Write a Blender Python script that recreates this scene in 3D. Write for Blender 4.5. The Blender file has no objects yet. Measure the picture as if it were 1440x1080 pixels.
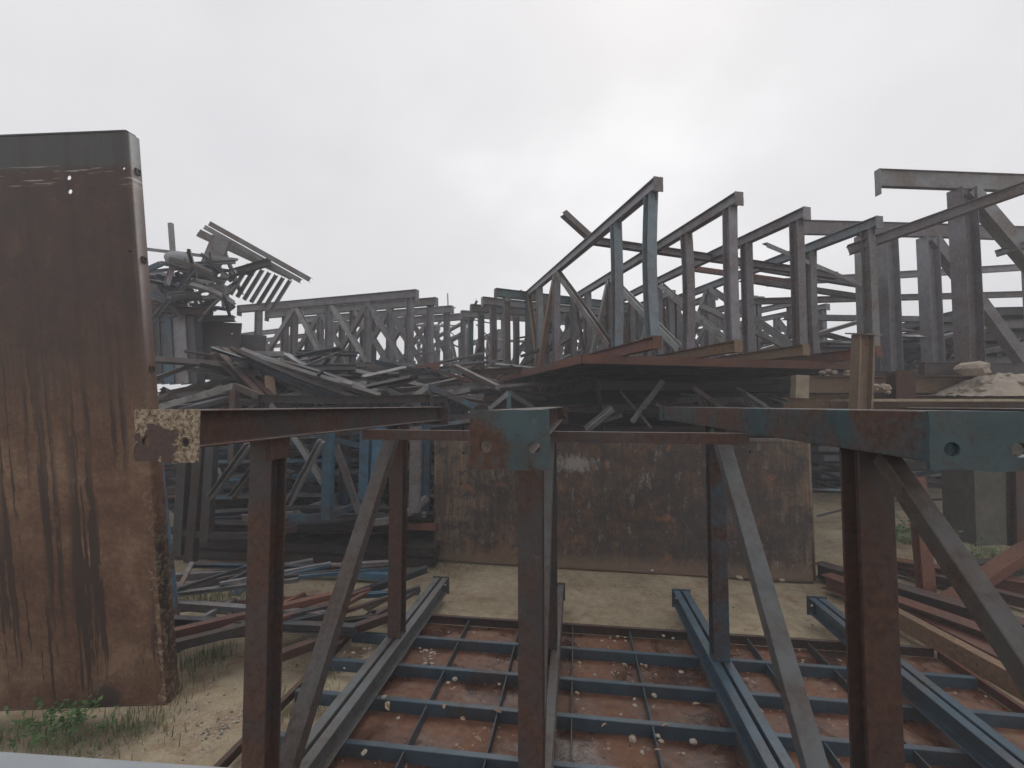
import bpy, bmesh, math, random
from mathutils import Vector, Matrix, noise
from mathutils.geometry import tessellate_polygon
sc = bpy.context.scene
C = sc.collection
R = math.radians
rng = random.Random(7)

# ------------------------------------------------------------------ camera
EYE = 2.82
FPX = 640.0                      # focal length in pixels of the 1440 px wide photograph
YAW = math.atan(89/FPX)          # the camera looks a little left of the truss direction (+Y)
PITCH = math.atan(30/FPX)
cam_d = bpy.data.cameras.new('camera'); cam = bpy.data.objects.new('camera', cam_d); C.objects.link(cam)
cam_d.sensor_width = 36; cam_d.lens = 36*FPX/1440; cam_d.clip_start = 0.05; cam_d.clip_end = 3000
cam.location = (0, 0, EYE); cam.rotation_euler = (math.pi/2 + PITCH, 0, YAW)
sc.camera = cam
# ------------------------------------------------------------------ world
SUN_EL, SUN_AZ = 50, 10          # behind cloud, ahead of the camera
w = bpy.data.worlds.new('World'); sc.world = w; w.use_nodes = True
nt = w.node_tree; nt.nodes.clear()
N = nt.nodes.new
out = N('ShaderNodeOutputWorld'); bg = N('ShaderNodeBackground'); bg.inputs['Strength'].default_value = 0.1
sky = N('ShaderNodeTexSky'); sky.sky_type = 'NISHITA'; sky.sun_disc = False
sky.sun_elevation = R(SUN_EL); sky.sun_rotation = R(SUN_AZ); sky.air_density = 1; sky.dust_density = 4
tc = N('ShaderNodeTexCoord'); mp = N('ShaderNodeMapping'); mp.inputs['Scale'].default_value = (1, 1, 1.6)
mp.inputs['Location'].default_value = (3.1, 0.4, 1.2)
nz = N('ShaderNodeTexNoise'); nz.inputs['Scale'].default_value = 1.7; nz.inputs['Detail'].default_value = 5; nz.inputs['Roughness'].default_value = .5
cr = N('ShaderNodeValToRGB'); cr.color_ramp.elements[0].position = .34; cr.color_ramp.elements[0].color = (8.0, 7.95, 8.2, 1)
cr.color_ramp.elements[1].position = .72; cr.color_ramp.elements[1].color = (10.2, 10.15, 10.3, 1)
e = cr.color_ramp.elements.new(.54); e.color = (8.7, 8.65, 8.8, 1)
mx = N('ShaderNodeMix'); mx.data_type = 'RGBA'; mx.inputs[0].default_value = .965
L = nt.links.new
L(tc.outputs['Generated'], mp.inputs[0]); L(mp.outputs[0], nz.inputs['Vector']); L(nz.outputs[0], cr.inputs[0])
L(sky.outputs[0], mx.inputs[6]); L(cr.outputs[0], mx.inputs[7]); L(mx.outputs[2], bg.inputs[0]); L(bg.outputs[0], out.inputs[0])
# ------------------------------------------------------------------ sun (soft, through cloud)
sd = bpy.data.lights.new('sun', 'SUN'); sd.energy = 1.2; sd.angle = R(30); sd.color = (1, .97, .93)
sun = bpy.data.objects.new('sun', sd); C.objects.link(sun); sun.rotation_euler = (R(90-SUN_EL), 0, R(180-SUN_AZ))
sc.view_settings.view_transform = 'Standard'; sc.view_settings.look = 'None'
sc.view_settings.exposure = 0; sc.view_settings.gamma = 1; sc.view_settings.use_curve_mapping = False
sc.render.engine = 'CYCLES'

# ------------------------------------------------------------------ geometry helpers
def W(px, py, Z):
    """world point on the ray of photo pixel (px,py), Z metres ahead of the camera along the level heading"""
    dx, dy = (px-720)/FPX, -(py-540)/FPX
    f = math.cos(PITCH) - dy*math.sin(PITCH); u = math.sin(PITCH) + dy*math.cos(PITCH)
    s = Z/f; X = dx*s; up = u*s
    return Vector((X*math.cos(YAW) - Z*math.sin(YAW), X*math.sin(YAW) + Z*math.cos(YAW), EYE + up))
def CW(X, Z, z=0.0):
    return Vector((X*math.cos(YAW) - Z*math.sin(YAW), X*math.sin(YAW) + Z*math.cos(YAW), z))
def link(name, me, mat=None, parent=None, M=None):
    o = bpy.data.objects.new(name, me); C.objects.link(o)
    if mat and me and not me.materials: me.materials.append(mat)
    if parent: o.parent = parent
    if M is not None: o.matrix_local = M
    return o
def tag(o, label=None, cat=None, group=None, kind=None):
    if label: o['label'] = label
    if cat: o['category'] = cat
    if group: o['group'] = group
    if kind or cat: o['kind'] = kind or 'thing'
    return o
def empty(name, M, label, cat, group=None):
    o = bpy.data.objects.new(name, None); C.objects.link(o); o.empty_display_size = .2
    o.matrix_world = M if isinstance(M, Matrix) else Matrix.Translation(M)
    return tag(o, label, cat, group)
def rect(w, h, cy=0, cz=0): return [(cy-w/2, cz-h/2), (cy+w/2, cz-h/2), (cy+w/2, cz+h/2), (cy-w/2, cz+h/2)]
def Cs(w, h, t, cy=0, flip=1):
    p = [(-w/2, -h/2), (w/2, -h/2), (w/2, -h/2+t), (-w/2+t, -h/2+t), (-w/2+t, h/2-t), (w/2, h/2-t), (w/2, h/2), (-w/2, h/2)]
    p = [(cy+flip*a, b) for a, b in p]
    return p if flip > 0 else p[::-1]
def Is(w, h, t):
    a, b, s = w/2, h/2, t/2
    return [(-a, -b), (a, -b), (a, -b+t), (s, -b+t), (s, b-t), (a, b-t), (a, b), (-a, b), (-a, b-t), (-s, b-t), (-s, -b+t), (-a, -b+t)]
def Ls(w, h, t): return [(-w/2, -h/2), (-w/2+t, -h/2), (-w/2+t, h/2-t), (w/2, h/2-t), (w/2, h/2), (-w/2, h/2)]
def section(kind, w, h, t):
    if kind == 'box': return [rect(w, h)]
    if kind == 'C': return [Cs(w, h, t)]
    if kind == 'I': return [Is(w, h, t)]
    if kind == 'L': return [Ls(w, h, t)]
    if kind == 'CC':
        g = w*.16; cw = (w-g)/2
        return [Cs(cw, h, t, (g+cw)/2, 1), Cs(cw, h, t, -(g+cw)/2, -1)]
    if kind == 'tube':
        return [[(w/2*math.cos(i*math.pi/5), w/2*math.sin(i*math.pi/5)) for i in range(10)]]
cache = {}
FR = {}
def beam_mesh(kind, w, h, t, Ln, segs=1, bow=(0, 0), twist=0, mat=None, shear0=0, shear1=0):
    key = (kind, round(w, 3), round(h, 3), round(t, 4), round(Ln, 2), segs, bow, twist, mat.name if mat else '')
    if key in cache: return cache[key]
    vs, fs = [], []
    for poly in section(kind, w, h, t):
        n = len(poly); b0 = len(vs)
        for k in range(segs+1):
            s = k/segs; x = s*Ln; b = math.sin(s*math.pi)
            a = twist*s
            for (y, z) in poly:
                yy = y*math.cos(a)-z*math.sin(a) + bow[0]*b; zz = y*math.sin(a)+z*math.cos(a) + bow[1]*b
                vs.append((x, yy, zz))
        for k in range(segs):
            for i in range(n):
                j = (i+1) % n; p = b0+k*n; q = p+n
                fs.append((p+i, p+j, q+j, q+i))
        fs.append(tuple(b0+i for i in range(n))[::-1]); fs.append(tuple(b0+segs*n+i for i in range(n)))
    me = bpy.data.meshes.new('beam'); me.from_pydata(vs, [], fs)
    bm = bmesh.new(); bm.from_mesh(me); bmesh.ops.recalc_face_normals(bm, faces=bm.faces); bm.to_mesh(me); bm.free()
    if kind == 'tube':
        for p in me.polygons: p.use_smooth = len(p.vertices) == 4
    me.materials.append(mat)
    cache[key] = me
    return me
def frame(p0, p1, up=Vector((0, 0, 1)), roll=0):
    p0, p1, up = Vector(p0), Vector(p1), Vector(up)
    x = (p1-p0).normalized()
    if abs(x.dot(up)) > .985: up = Vector((0, 1, 0)) if abs(x.y) < .9 else Vector((1, 0, 0))
    y = up.cross(x).normalized(); z = x.cross(y)
    M = Matrix((x, y, z)).transposed().to_4x4()
    return Matrix.Translation(p0) @ M @ Matrix.Rotation(roll, 4, 'X')
def beam(name, p0, p1, kind, w, h, mat, parent=None, t=.01, up=(0, 0, 1), roll=0, segs=1, bow=(0, 0), twist=0):
    Ln = (Vector(p1)-Vector(p0)).length
    me = beam_mesh(kind, w, h, t, Ln, segs, bow, twist, mat)
    F = frame(p0, p1, up, roll); o = link(name, me, mat, parent, F); FR[o.name] = F
    return o
def circ(cx, cy, r, n=10): return [Vector((cx+r*math.cos(-i*2*math.pi/n), cy+r*math.sin(-i*2*math.pi/n), 0)) for i in range(n)]
def plate_mesh(w, h, t, holes=(), mat=None, jag=0, n=1, seed=0, outer=None):
    """plate in local X (width) / Z (height), thickness along Y, with real through holes"""
    r = random.Random(seed)
    if outer is None:
        outer = []
        cs = [(-w/2, -h/2), (w/2, -h/2), (w/2, h/2), (-w/2, h/2)]
        for a in range(4):
            p, q = cs[a], cs[(a+1) % 4]
            for k in range(n):
                f = k/n; j = (r.random()-.5)*jag if k else 0
                outer.append((p[0]+(q[0]-p[0])*f + (j if a % 2 else 0), p[1]+(q[1]-p[1])*f + (0 if a % 2 else j)))
    outer = [Vector((a, b, 0)) for a, b in outer]
    loops = [outer] + [circ(*hh) for hh in holes]
    flat = [v for l in loops for v in l]
    tris = tessellate_polygon(loops)
    nn = len(flat)
    vs = [(v.x, -t/2, v.y) for v in flat] + [(v.x, t/2, v.y) for v in flat]
    fs = [tuple(tr) for tr in tris] + [tuple(i+nn for i in tr[::-1]) for tr in tris]
    b = 0
    for l in loops:
        m = len(l)
        for i in range(m):
            j = (i+1) % m; fs.append((b+i, b+j, b+j+nn, b+i+nn))
        b += m
    me = bpy.data.meshes.new('plate'); me.from_pydata(vs, [], fs)
    bm = bmesh.new(); bm.from_mesh(me); bmesh.ops.recalc_face_normals(bm, faces=bm.faces); bm.to_mesh(me); bm.free()
    if mat: me.materials.append(mat)
    return me
def box_mesh(x0, x1, y0, y1, z0, z1, mat=None):
    vs = [(x, y, z) for x in (x0, x1) for y in (y0, y1) for z in (z0, z1)]
    fs = [(0, 1, 3, 2), (4, 6, 7, 5), (0, 4, 5, 1), (2, 3, 7, 6), (0, 2, 6, 4), (1, 5, 7, 3)]
    me = bpy.data.meshes.new('block'); me.from_pydata(vs, [], fs)
    if mat: me.materials.append(mat)
    return me
def bevel(o, wd=.004, seg=1):
    m = o.modifiers.new('bevel', 'BEVEL'); m.width = wd; m.segments = seg; m.limit_method = 'ANGLE'; m.angle_limit = R(40)
    return o

# ------------------------------------------------------------------ materials
def new_mat(name):
    m = bpy.data.materials.new(name); m.use_nodes = True
    nt = m.node_tree; nt.nodes.clear()
    o = nt.nodes.new('ShaderNodeOutputMaterial'); b = nt.nodes.new('ShaderNodeBsdfPrincipled')
    nt.links.new(b.outputs[0], o.inputs[0])
    return m, nt, b
def nnoise(nt, vec, scale, detail=5, rough=.55, dist=0):
    n = nt.nodes.new('ShaderNodeTexNoise'); n.inputs['Scale'].default_value = scale; n.inputs['Detail'].default_value = detail
    n.inputs['Roughness'].default_value = rough; n.inputs['Distortion'].default_value = dist
    nt.links.new(vec, n.inputs['Vector']); return n.outputs[0]
def ramp(nt, fac, stops):
    r = nt.nodes.new('ShaderNodeValToRGB'); es = r.color_ramp.elements
    while len(es) > 1: es.remove(es[-1])
    es[0].position = stops[0][0]; es[0].color = tuple(stops[0][1])+(1,) if not isinstance(stops[0][1], (int, float)) else (stops[0][1],)*3+(1,)
    for p, c in stops[1:]:
        e = es.new(p); e.color = tuple(c)+(1,) if not isinstance(c, (int, float)) else (c,)*3+(1,)
    nt.links.new(fac, r.inputs[0]); return r.outputs[0]
def mix(nt, fac, a, b, mode='MIX'):
    m = nt.nodes.new('ShaderNodeMix'); m.data_type = 'RGBA'; m.blend_type = mode
    if isinstance(fac, (int, float)): m.inputs[0].default_value = fac
    else: nt.links.new(fac, m.inputs[0])
    for i, v in ((6, a), (7, b)):
        if isinstance(v, tuple): m.inputs[i].default_value = v if len(v) == 4 else v+(1,)
        else: nt.links.new(v, m.inputs[i])
    return m.outputs[2]
def mathn(nt, op, a, b=0.0):
    m = nt.nodes.new('ShaderNodeMath'); m.operation = op
    for i, v in ((0, a), (1, b)):
        if isinstance(v, (int, float)): m.inputs[i].default_value = v
        else: nt.links.new(v, m.inputs[i])
    return m.outputs[0]
def coords(nt, rand=True, world=False):
    if world:
        g = nt.nodes.new('ShaderNodeNewGeometry'); v = g.outputs['Position']
    else:
        t = nt.nodes.new('ShaderNodeTexCoord'); v = t.outputs['Object']
    oi = nt.nodes.new('ShaderNodeObjectInfo')
    if not rand: return v, oi.outputs['Random']
    s = mathn(nt, 'MULTIPLY', oi.outputs['Random'], 37.0)
    a = nt.nodes.new('ShaderNodeVectorMath'); a.operation = 'ADD'; nt.links.new(v, a.inputs[0]); nt.links.new(s, a.inputs[1])
    return a.outputs[0], oi.outputs['Random']
def vscale(nt, v, s):
    m = nt.nodes.new('ShaderNodeVectorMath'); m.operation = 'MULTIPLY'; nt.links.new(v, m.inputs[0]); m.inputs[1].default_value = s
    return m.outputs[0]
def bump(nt, b, h, strength=.3, dist=.01):
    n = nt.nodes.new('ShaderNodeBump'); n.inputs['Strength'].default_value = strength; n.inputs['Distance'].default_value = dist
    nt.links.new(h, n.inputs['Height']); nt.links.new(n.outputs[0], b.inputs['Normal'])
def steel(name, paint, rust, cover=.5, rough=(.42, .8), soft=.06, bright=(.8, 1.25), pale=.05):
    """weathered painted steel: paint worn through to rust, scale spots, runs and dust"""
    m, nt, b = new_mat(name)
    v, rnd = coords(nt)
    n1 = nnoise(nt, v, 1.6, 8, .62, .8)
    n2 = nnoise(nt, v, 22, 6, .7)
    n3 = nnoise(nt, vscale(nt, v, (1.2, 26, 26)), 1.0, 4, .6)
    f = mathn(nt, 'ADD', mathn(nt, 'MULTIPLY', n1, .7), mathn(nt, 'ADD', mathn(nt, 'MULTIPLY', n2, .2), mathn(nt, 'MULTIPLY', n3, .1)))
    f = mathn(nt, 'ADD', f, mathn(nt, 'MULTIPLY', mathn(nt, 'SUBTRACT', rnd, .5), .12))
    lo = .5 + (cover-.5)*.4
    fac = ramp(nt, f, [(lo-soft, 0.0), (lo+soft, 1.0)])
    rd = tuple(c*.45 for c in rust)
    rustc = ramp(nt, n2, [(.3, rd), (.5, rust), (.72, tuple(min(1, c*1.5) for c in rust))])
    n4 = nnoise(nt, v, 6, 5, .6)
    paintc = ramp(nt, n4, [(.25, tuple(c*.62 for c in paint)), (.55, paint), (.8, tuple(c*.85+.02 for c in paint))])
    col = mix(nt, fac, rustc, paintc)
    dust = ramp(nt, nnoise(nt, v, 9, 7, .75), [(.6, 0.0), (.75, pale*5)])
    col = mix(nt, dust, col, (.30, .26, .22))
    br = nt.nodes.new('ShaderNodeMapRange'); nt.links.new(rnd, br.inputs[0]); br.inputs[3].default_value = bright[0]; br.inputs[4].default_value = bright[1]
    g = nt.nodes.new('ShaderNodeVectorMath'); g.operation = 'SCALE'; nt.links.new(col, g.inputs[0]); nt.links.new(br.outputs[0], g.inputs['Scale'])
    nt.links.new(g.outputs[0], b.inputs['Base Color'])
    nt.links.new(ramp(nt, mathn(nt, 'ADD', mathn(nt, 'MULTIPLY', fac, .7), mathn(nt, 'MULTIPLY', n2, .3)), [(0, rough[1]), (1, rough[0])]), b.inputs['Roughness'])
    bump(nt, b, mathn(nt, 'ADD', mathn(nt, 'MULTIPLY', n2, .6), fac), .35, .003)
    return m
M = {}
M['brown'] = steel('rusty_brown_steel', (.038, .040, .045), (.070, .030, .018), .60, soft=.10)
M['blue'] = steel('worn_blue_steel', (.040, .090, .130), (.070, .034, .022), .40, soft=.08)
M['teal'] = steel('teal_rust_steel', (.048, .100, .108), (.090, .038, .022), .40, soft=.09)
M['grey'] = steel('hazed_grey_steel', (.165, .172, .178), (.120, .085, .070), .42, soft=.1)  # colours lightened to imitate the glare veil over distant steel
M['pale'] = steel('pale_grey_steel', (.22, .22, .22), (.12, .09, .075), .35)
M['red'] = steel('red_oxide_steel', (.080, .036, .028), (.150, .052, .026), .52, soft=.12)
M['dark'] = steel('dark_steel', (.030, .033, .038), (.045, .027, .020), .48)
M['violet'] = steel('hazed_violet_steel', (.185, .182, .205), (.145, .115, .110), .40, soft=.1)  # distant steel, with the washed-out veil put into its colour
M['fteal'] = steel('foreground_teal_grey_steel', (.040, .074, .086), (.072, .036, .024), .38, soft=.05, bright=(.95, 1.05))
M['fgrey'] = steel('foreground_grey_steel', (.085, .090, .092), (.070, .045, .034), .42, rough=(.34, .7), soft=.1)
M['fblue'] = steel('foreground_blue_grey_steel', (.042, .072, .098), (.052, .034, .027), .38, rough=(.30, .65), soft=.1)
M['bluegrey'] = steel('hazed_blue_grey_steel', (.13, .175, .205), (.13, .115, .115), .45, soft=.12)  # raised trusses' blue grey, lightened for the same distant veil
def skin_mat():
    m, nt, b = new_mat('red_rust_skin'); v, _ = coords(nt, False)
    n1 = nnoise(nt, v, 1.5, 8, .62, .7); n2 = nnoise(nt, v, 14, 8, .72); n3 = nnoise(nt, v, 4, 6, .6)
    f = mathn(nt, 'ADD', mathn(nt, 'MULTIPLY', n1, .6), mathn(nt, 'MULTIPLY', n2, .4))
    c = ramp(nt, f, [(.37, (.034, .019, .014)), (.46, (.085, .033, .018)), (.54, (.145, .056, .026)), (.64, (.20, .095, .045))])
    dirt = ramp(nt, mathn(nt, 'ADD', mathn(nt, 'MULTIPLY', n3, .6), mathn(nt, 'MULTIPLY', n2, .4)), [(.53, 0.0), (.60, .75)])
    c = mix(nt, dirt, c, (.15, .10, .065))
    sp = nnoise(nt, v, 60, 4, .7); c = mix(nt, ramp(nt, sp, [(.64, 0.0), (.68, .7)]), c, (.30, .24, .17))
    nt.links.new(c, b.inputs['Base Color'])
    nt.links.new(ramp(nt, n1, [(.42, .22), (.56, .75)]), b.inputs['Roughness'])
    bump(nt, b, mathn(nt, 'ADD', mathn(nt, 'MULTIPLY', n3, 2), n2), .4, .006)
    return m
M['skin'] = skin_mat()
M['tan'] = steel('tan_rust_steel', (.15, .105, .068), (.20, .115, .062), .5, soft=.14, pale=.1)
M['strip'] = steel('bright_blue_steel', (.055, .135, .21), (.07, .04, .03), .36)
MIXN = ['grey', 'violet', 'brown', 'blue', 'dark', 'grey', 'violet']
def pick(keys=MIXN, r=rng): return M[r.choice(keys)]

def slab_mat(name, kind):
    m, nt, b = new_mat(name)
    v, _ = coords(nt, rand=False)
    sep = nt.nodes.new('ShaderNodeSeparateXYZ'); nt.links.new(v, sep.inputs[0])
    n1 = nnoise(nt, v, 1.3, 10, .74, .15); n2 = nnoise(nt, v, 24, 10, .82); n3 = nnoise(nt, v, 4.5, 7, .65, .6)
    warp = nt.nodes.new('ShaderNodeVectorMath'); warp.operation = 'ADD'; nt.links.new(v, warp.inputs[0])
    wn = nt.nodes.new('ShaderNodeTexNoise'); wn.inputs['Scale'].default_value = 5; nt.links.new(v, wn.inputs['Vector'])
    nt.links.new(vscale(nt, wn.outputs['Color'], (.05, .05, .05)), warp.inputs[1])
    drip = nnoise(nt, vscale(nt, warp.outputs[0], (17, 17, .35)), 1.0, 2, .4)
    drip2 = nnoise(nt, vscale(nt, v, (30, 30, 1.3)), 1.0, 3, .5)
    fine = mathn(nt, 'MULTIPLY', mathn(nt, 'SUBTRACT', n2, .5), .75)
    if kind == 'left':
        base = ramp(nt, mathn(nt, 'ADD', n1, mathn(nt, 'MULTIPLY', fine, .8)), [(.32, (.048, .023, .015)), (.44, (.095, .043, .025)), (.54, (.130, .070, .042)), (.66, (.21, .130, .082))])
        up = ramp(nt, n3, [(.3, (.034, .022, .019)), (.55, (.062, .033, .024)), (.75, (.092, .048, .032))])
        zz = mathn(nt, 'ADD', sep.outputs[2], mathn(nt, 'MULTIPLY', mathn(nt, 'SUBTRACT', drip2, .5), 1.1))
        zz = mathn(nt, 'ADD', zz, mathn(nt, 'MULTIPLY', mathn(nt, 'SUBTRACT', n1, .5), 2.4))
        zf = ramp(nt, mathn(nt, 'MULTIPLY', zz, .2), [(.50, 0.0), (.66, 1.0)])
        col = mix(nt, zf, base, up)
        top = ramp(nt, mathn(nt, 'MULTIPLY', mathn(nt, 'ADD', sep.outputs[2], mathn(nt, 'MULTIPLY', n3, .1)), .2), [(.945, 0.0), (.955, 1.0)])
        col = mix(nt, mathn(nt, 'MULTIPLY', top, .85), col, (.060, .064, .066))
        msk = ramp(nt, nnoise(nt, vscale(nt, v, (2.6, .1, .25)), 1.0, 2, .5), [(.38, 0.0), (.44, 1.0)])
        zm = ramp(nt, mathn(nt, 'ADD', mathn(nt, 'MULTIPLY', sep.outputs[2], .2), mathn(nt, 'MULTIPLY', mathn(nt, 'SUBTRACT', drip2, .5), .5)), [(.06, 0.0), (.10, 1.0), (.50, 1.0), (.60, 0.3)])
        msk = mathn(nt, 'MULTIPLY', msk, zm)
        d = ramp(nt, mathn(nt, 'ADD', drip, mathn(nt, 'MULTIPLY', fine, .12)), [(.52, 0.0), (.55, 1.0)])
        col = mix(nt, mathn(nt, 'MULTIPLY', mathn(nt, 'MULTIPLY', d, msk), .92), col, (.026, .014, .011))
        sc_ = nnoise(nt, vscale(nt, v, (2.2, 1, 45)), 1.0, 3, .6)
        zb_ = ramp(nt, mathn(nt, 'MULTIPLY', sep.outputs[2], .2), [(.90, 0.0), (.92, 1.0), (.94, 1.0), (.95, 0.0)])
        col = mix(nt, mathn(nt, 'MULTIPLY', zb_, ramp(nt, sc_, [(.60, 0.0), (.64, .8)])), col, (.34, .33, .32))
        sxx = mathn(nt, 'MULTIPLY', mathn(nt, 'SUBTRACT', sep.outputs[0], 2.30), 3.4); szz = mathn(nt, 'MULTIPLY', mathn(nt, 'SUBTRACT', sep.outputs[2], .0), 2.2)
        sr = mathn(nt, 'ADD', mathn(nt, 'SQRT', mathn(nt, 'ADD', mathn(nt, 'MULTIPLY', sxx, sxx), mathn(nt, 'MULTIPLY', szz, szz))), mathn(nt, 'MULTIPLY', mathn(nt, 'ADD', n3, n2), .45))
        col = mix(nt, ramp(nt, sr, [(.80, .8), (1.05, 0.0)]), col, (.040, .030, .026))
        # pale cement splash at the lower right edge
        ex = mathn(nt, 'ADD', mathn(nt, 'SUBTRACT', sep.outputs[0], 2.78), mathn(nt, 'MULTIPLY', mathn(nt, 'SUBTRACT', n3, .5), .5))
        ef = ramp(nt, ex, [(.0, 0.0), (.06, 1.0)])
        lowf = ramp(nt, mathn(nt, 'MULTIPLY', sep.outputs[2], .2), [(.22, .8), (.40, 0.0)])
        sp = ramp(nt, n2, [(.5, 0.0), (.56, 1.0)])
        col = mix(nt, mathn(nt, 'MULTIPLY', mathn(nt, 'MULTIPLY', ef, lowf), sp), col, (.36, .30, .23))
        rr = mathn(nt, 'ADD', .38, mathn(nt, 'MULTIPLY', n2, .3))
    else:
        base = ramp(nt, mathn(nt, 'ADD', n1, fine), [(.3, (.024, .020, .019)), (.45, (.048, .034, .027)), (.55, (.082, .046, .029)), (.68, (.15, .075, .038))])
        sx = ramp(nt, mathn(nt, 'ADD', mathn(nt, 'MULTIPLY', sep.outputs[0], .15), mathn(nt, 'MULTIPLY', n3, .12)), [(.12, 1.0), (.34, 0.0), (.86, 0.0), (.98, 1.0)])
        tanc = ramp(nt, drip2, [(.3, (.095, .052, .033)), (.7, (.23, .16, .10))])
        col = mix(nt, mathn(nt, 'MULTIPLY', mathn(nt, 'MULTIPLY', sx, .85), ramp(nt, mathn(nt, 'ADD', n1, fine), [(.4, 0.2), (.58, 1.0)])), base, tanc)
        bl = ramp(nt, mathn(nt, 'ADD', n3, fine), [(.50, 0.0), (.60, .85)])
        col = mix(nt, bl, col, (.028, .026, .026))
        gy = ramp(nt, nnoise(nt, vscale(nt, v, (5, 5, 2.2)), 1.6, 12, .85), [(.55, 0.0), (.60, .75)])
        col = mix(nt, gy, col, (.22, .20, .185))
        px_ = mathn(nt, 'MULTIPLY', mathn(nt, 'SUBTRACT', sep.outputs[0], 2.5), .8); pz_ = mathn(nt, 'MULTIPLY', mathn(nt, 'SUBTRACT', sep.outputs[2], 1.75), 2.2)
        pr = mathn(nt, 'ADD', mathn(nt, 'SQRT', mathn(nt, 'ADD', mathn(nt, 'MULTIPLY', px_, px_), mathn(nt, 'MULTIPLY', pz_, pz_))), mathn(nt, 'MULTIPLY', nnoise(nt, vscale(nt, v, (7, 7, 4)), 3, 8, .8), 1.3))
        col = mix(nt, ramp(nt, pr, [(.85, .7), (1.05, 0.0)]), col, (.27, .25, .235))
        og = ramp(nt, nnoise(nt, v, 2.1, 6, .6, .5), [(.6, 0.0), (.7, .7)])
        col = mix(nt, og, col, (.24, .10, .045))
        run = nnoise(nt, vscale(nt, warp.outputs[0], (11, 11, .5)), 1.0, 3, .5)
        col = mix(nt, ramp(nt, mathn(nt, 'ADD', run, mathn(nt, 'MULTIPLY', fine, .2)), [(.57, 0.0), (.63, .45)]), col, (.028, .022, .020))
        lowf = ramp(nt, mathn(nt, 'ADD', sep.outputs[2], mathn(nt, 'MULTIPLY', fine, .5)), [(.06, .7), (.26, 0.0)])
        col = mix(nt, lowf, col, (.19, .13, .085))
        rr = mathn(nt, 'ADD', .45, mathn(nt, 'MULTIPLY', n2, .35))
    nt.links.new(col, b.inputs['Base Color']); nt.links.new(rr, b.inputs['Roughness'])
    bump(nt, b, mathn(nt, 'ADD', n2, mathn(nt, 'MULTIPLY', n3, 2)), .3, .006)
    return m
M['slab_left'] = slab_mat('left_panel_rust', 'left')
M['slab_mid'] = slab_mat('middle_panel_rust', 'mid')

def cement_mat():
    m, nt, b = new_mat('cement_crusted_plate'); v, _ = coords(nt, False)
    n = nnoise(nt, v, 9, 6, .6, .5); n2 = nnoise(nt, v, 55, 6, .75)
    sep = nt.nodes.new('ShaderNodeSeparateXYZ'); nt.links.new(v, sep.inputs[0])
    # crust round the border and round the right hole, bare steel in the middle
    def dist(cx, cz, sx, sz):
        a = mathn(nt, 'MULTIPLY', mathn(nt, 'SUBTRACT', sep.outputs[0], cx), sx); c = mathn(nt, 'MULTIPLY', mathn(nt, 'SUBTRACT', sep.outputs[2], cz), sz)
        return mathn(nt, 'SQRT', mathn(nt, 'ADD', mathn(nt, 'MULTIPLY', a, a), mathn(nt, 'MULTIPLY', c, c)))
    d = dist(-.05, -.05, 8.2, 10.0)
    f = mathn(nt, 'ADD', d, mathn(nt, 'MULTIPLY', mathn(nt, 'SUBTRACT', n, .5), 2.2))
    fac = ramp(nt, f, [(.92, 0.0), (.96, 1.0)])
    cem = ramp(nt, n2, [(.38, (.05, .028, .018)), (.46, (.17, .115, .075)), (.56, (.33, .275, .20)), (.7, (.44, .38, .30))])
    st = ramp(nt, n2, [(.3, (.045, .03, .028)), (.7, (.10, .06, .05))])
    nt.links.new(mix(nt, fac, st, cem), b.inputs['Base Color']); b.inputs['Roughness'].default_value = .75
    bump(nt, b, mathn(nt, 'ADD', mathn(nt, 'MULTIPLY', fac, 2.0), n2), .6, .006)
    return m
M['cement'] = cement_mat()
def rock_mat(name, a, b_, s=8):
    m, nt, b = new_mat(name); v, rnd = coords(nt)
    n = nnoise(nt, v, s, 8, .7); n2 = nnoise(nt, v, s*5, 4, .7)
    c = ramp(nt, mathn(nt, 'ADD', mathn(nt, 'MULTIPLY', n, .7), mathn(nt, 'MULTIPLY', n2, .3)), [(.3, a), (.68, b_)])
    nt.links.new(c, b.inputs['Base Color']); b.inputs['Roughness'].default_value = .9; bump(nt, b, n2, .5, .01)
    return m
M['rock'] = rock_mat('pale_limestone', (.24, .195, .155), (.44, .385, .32))
M['concrete'] = rock_mat('mossy_concrete', (.035, .042, .028), (.14, .125, .105), 3)
M['wood'] = rock_mat('weathered_timber', (.20, .15, .10), (.42, .36, .27), 6)
M['white'] = rock_mat('chalky_white_paint', (.20, .215, .23), (.27, .285, .30), 2)
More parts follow.
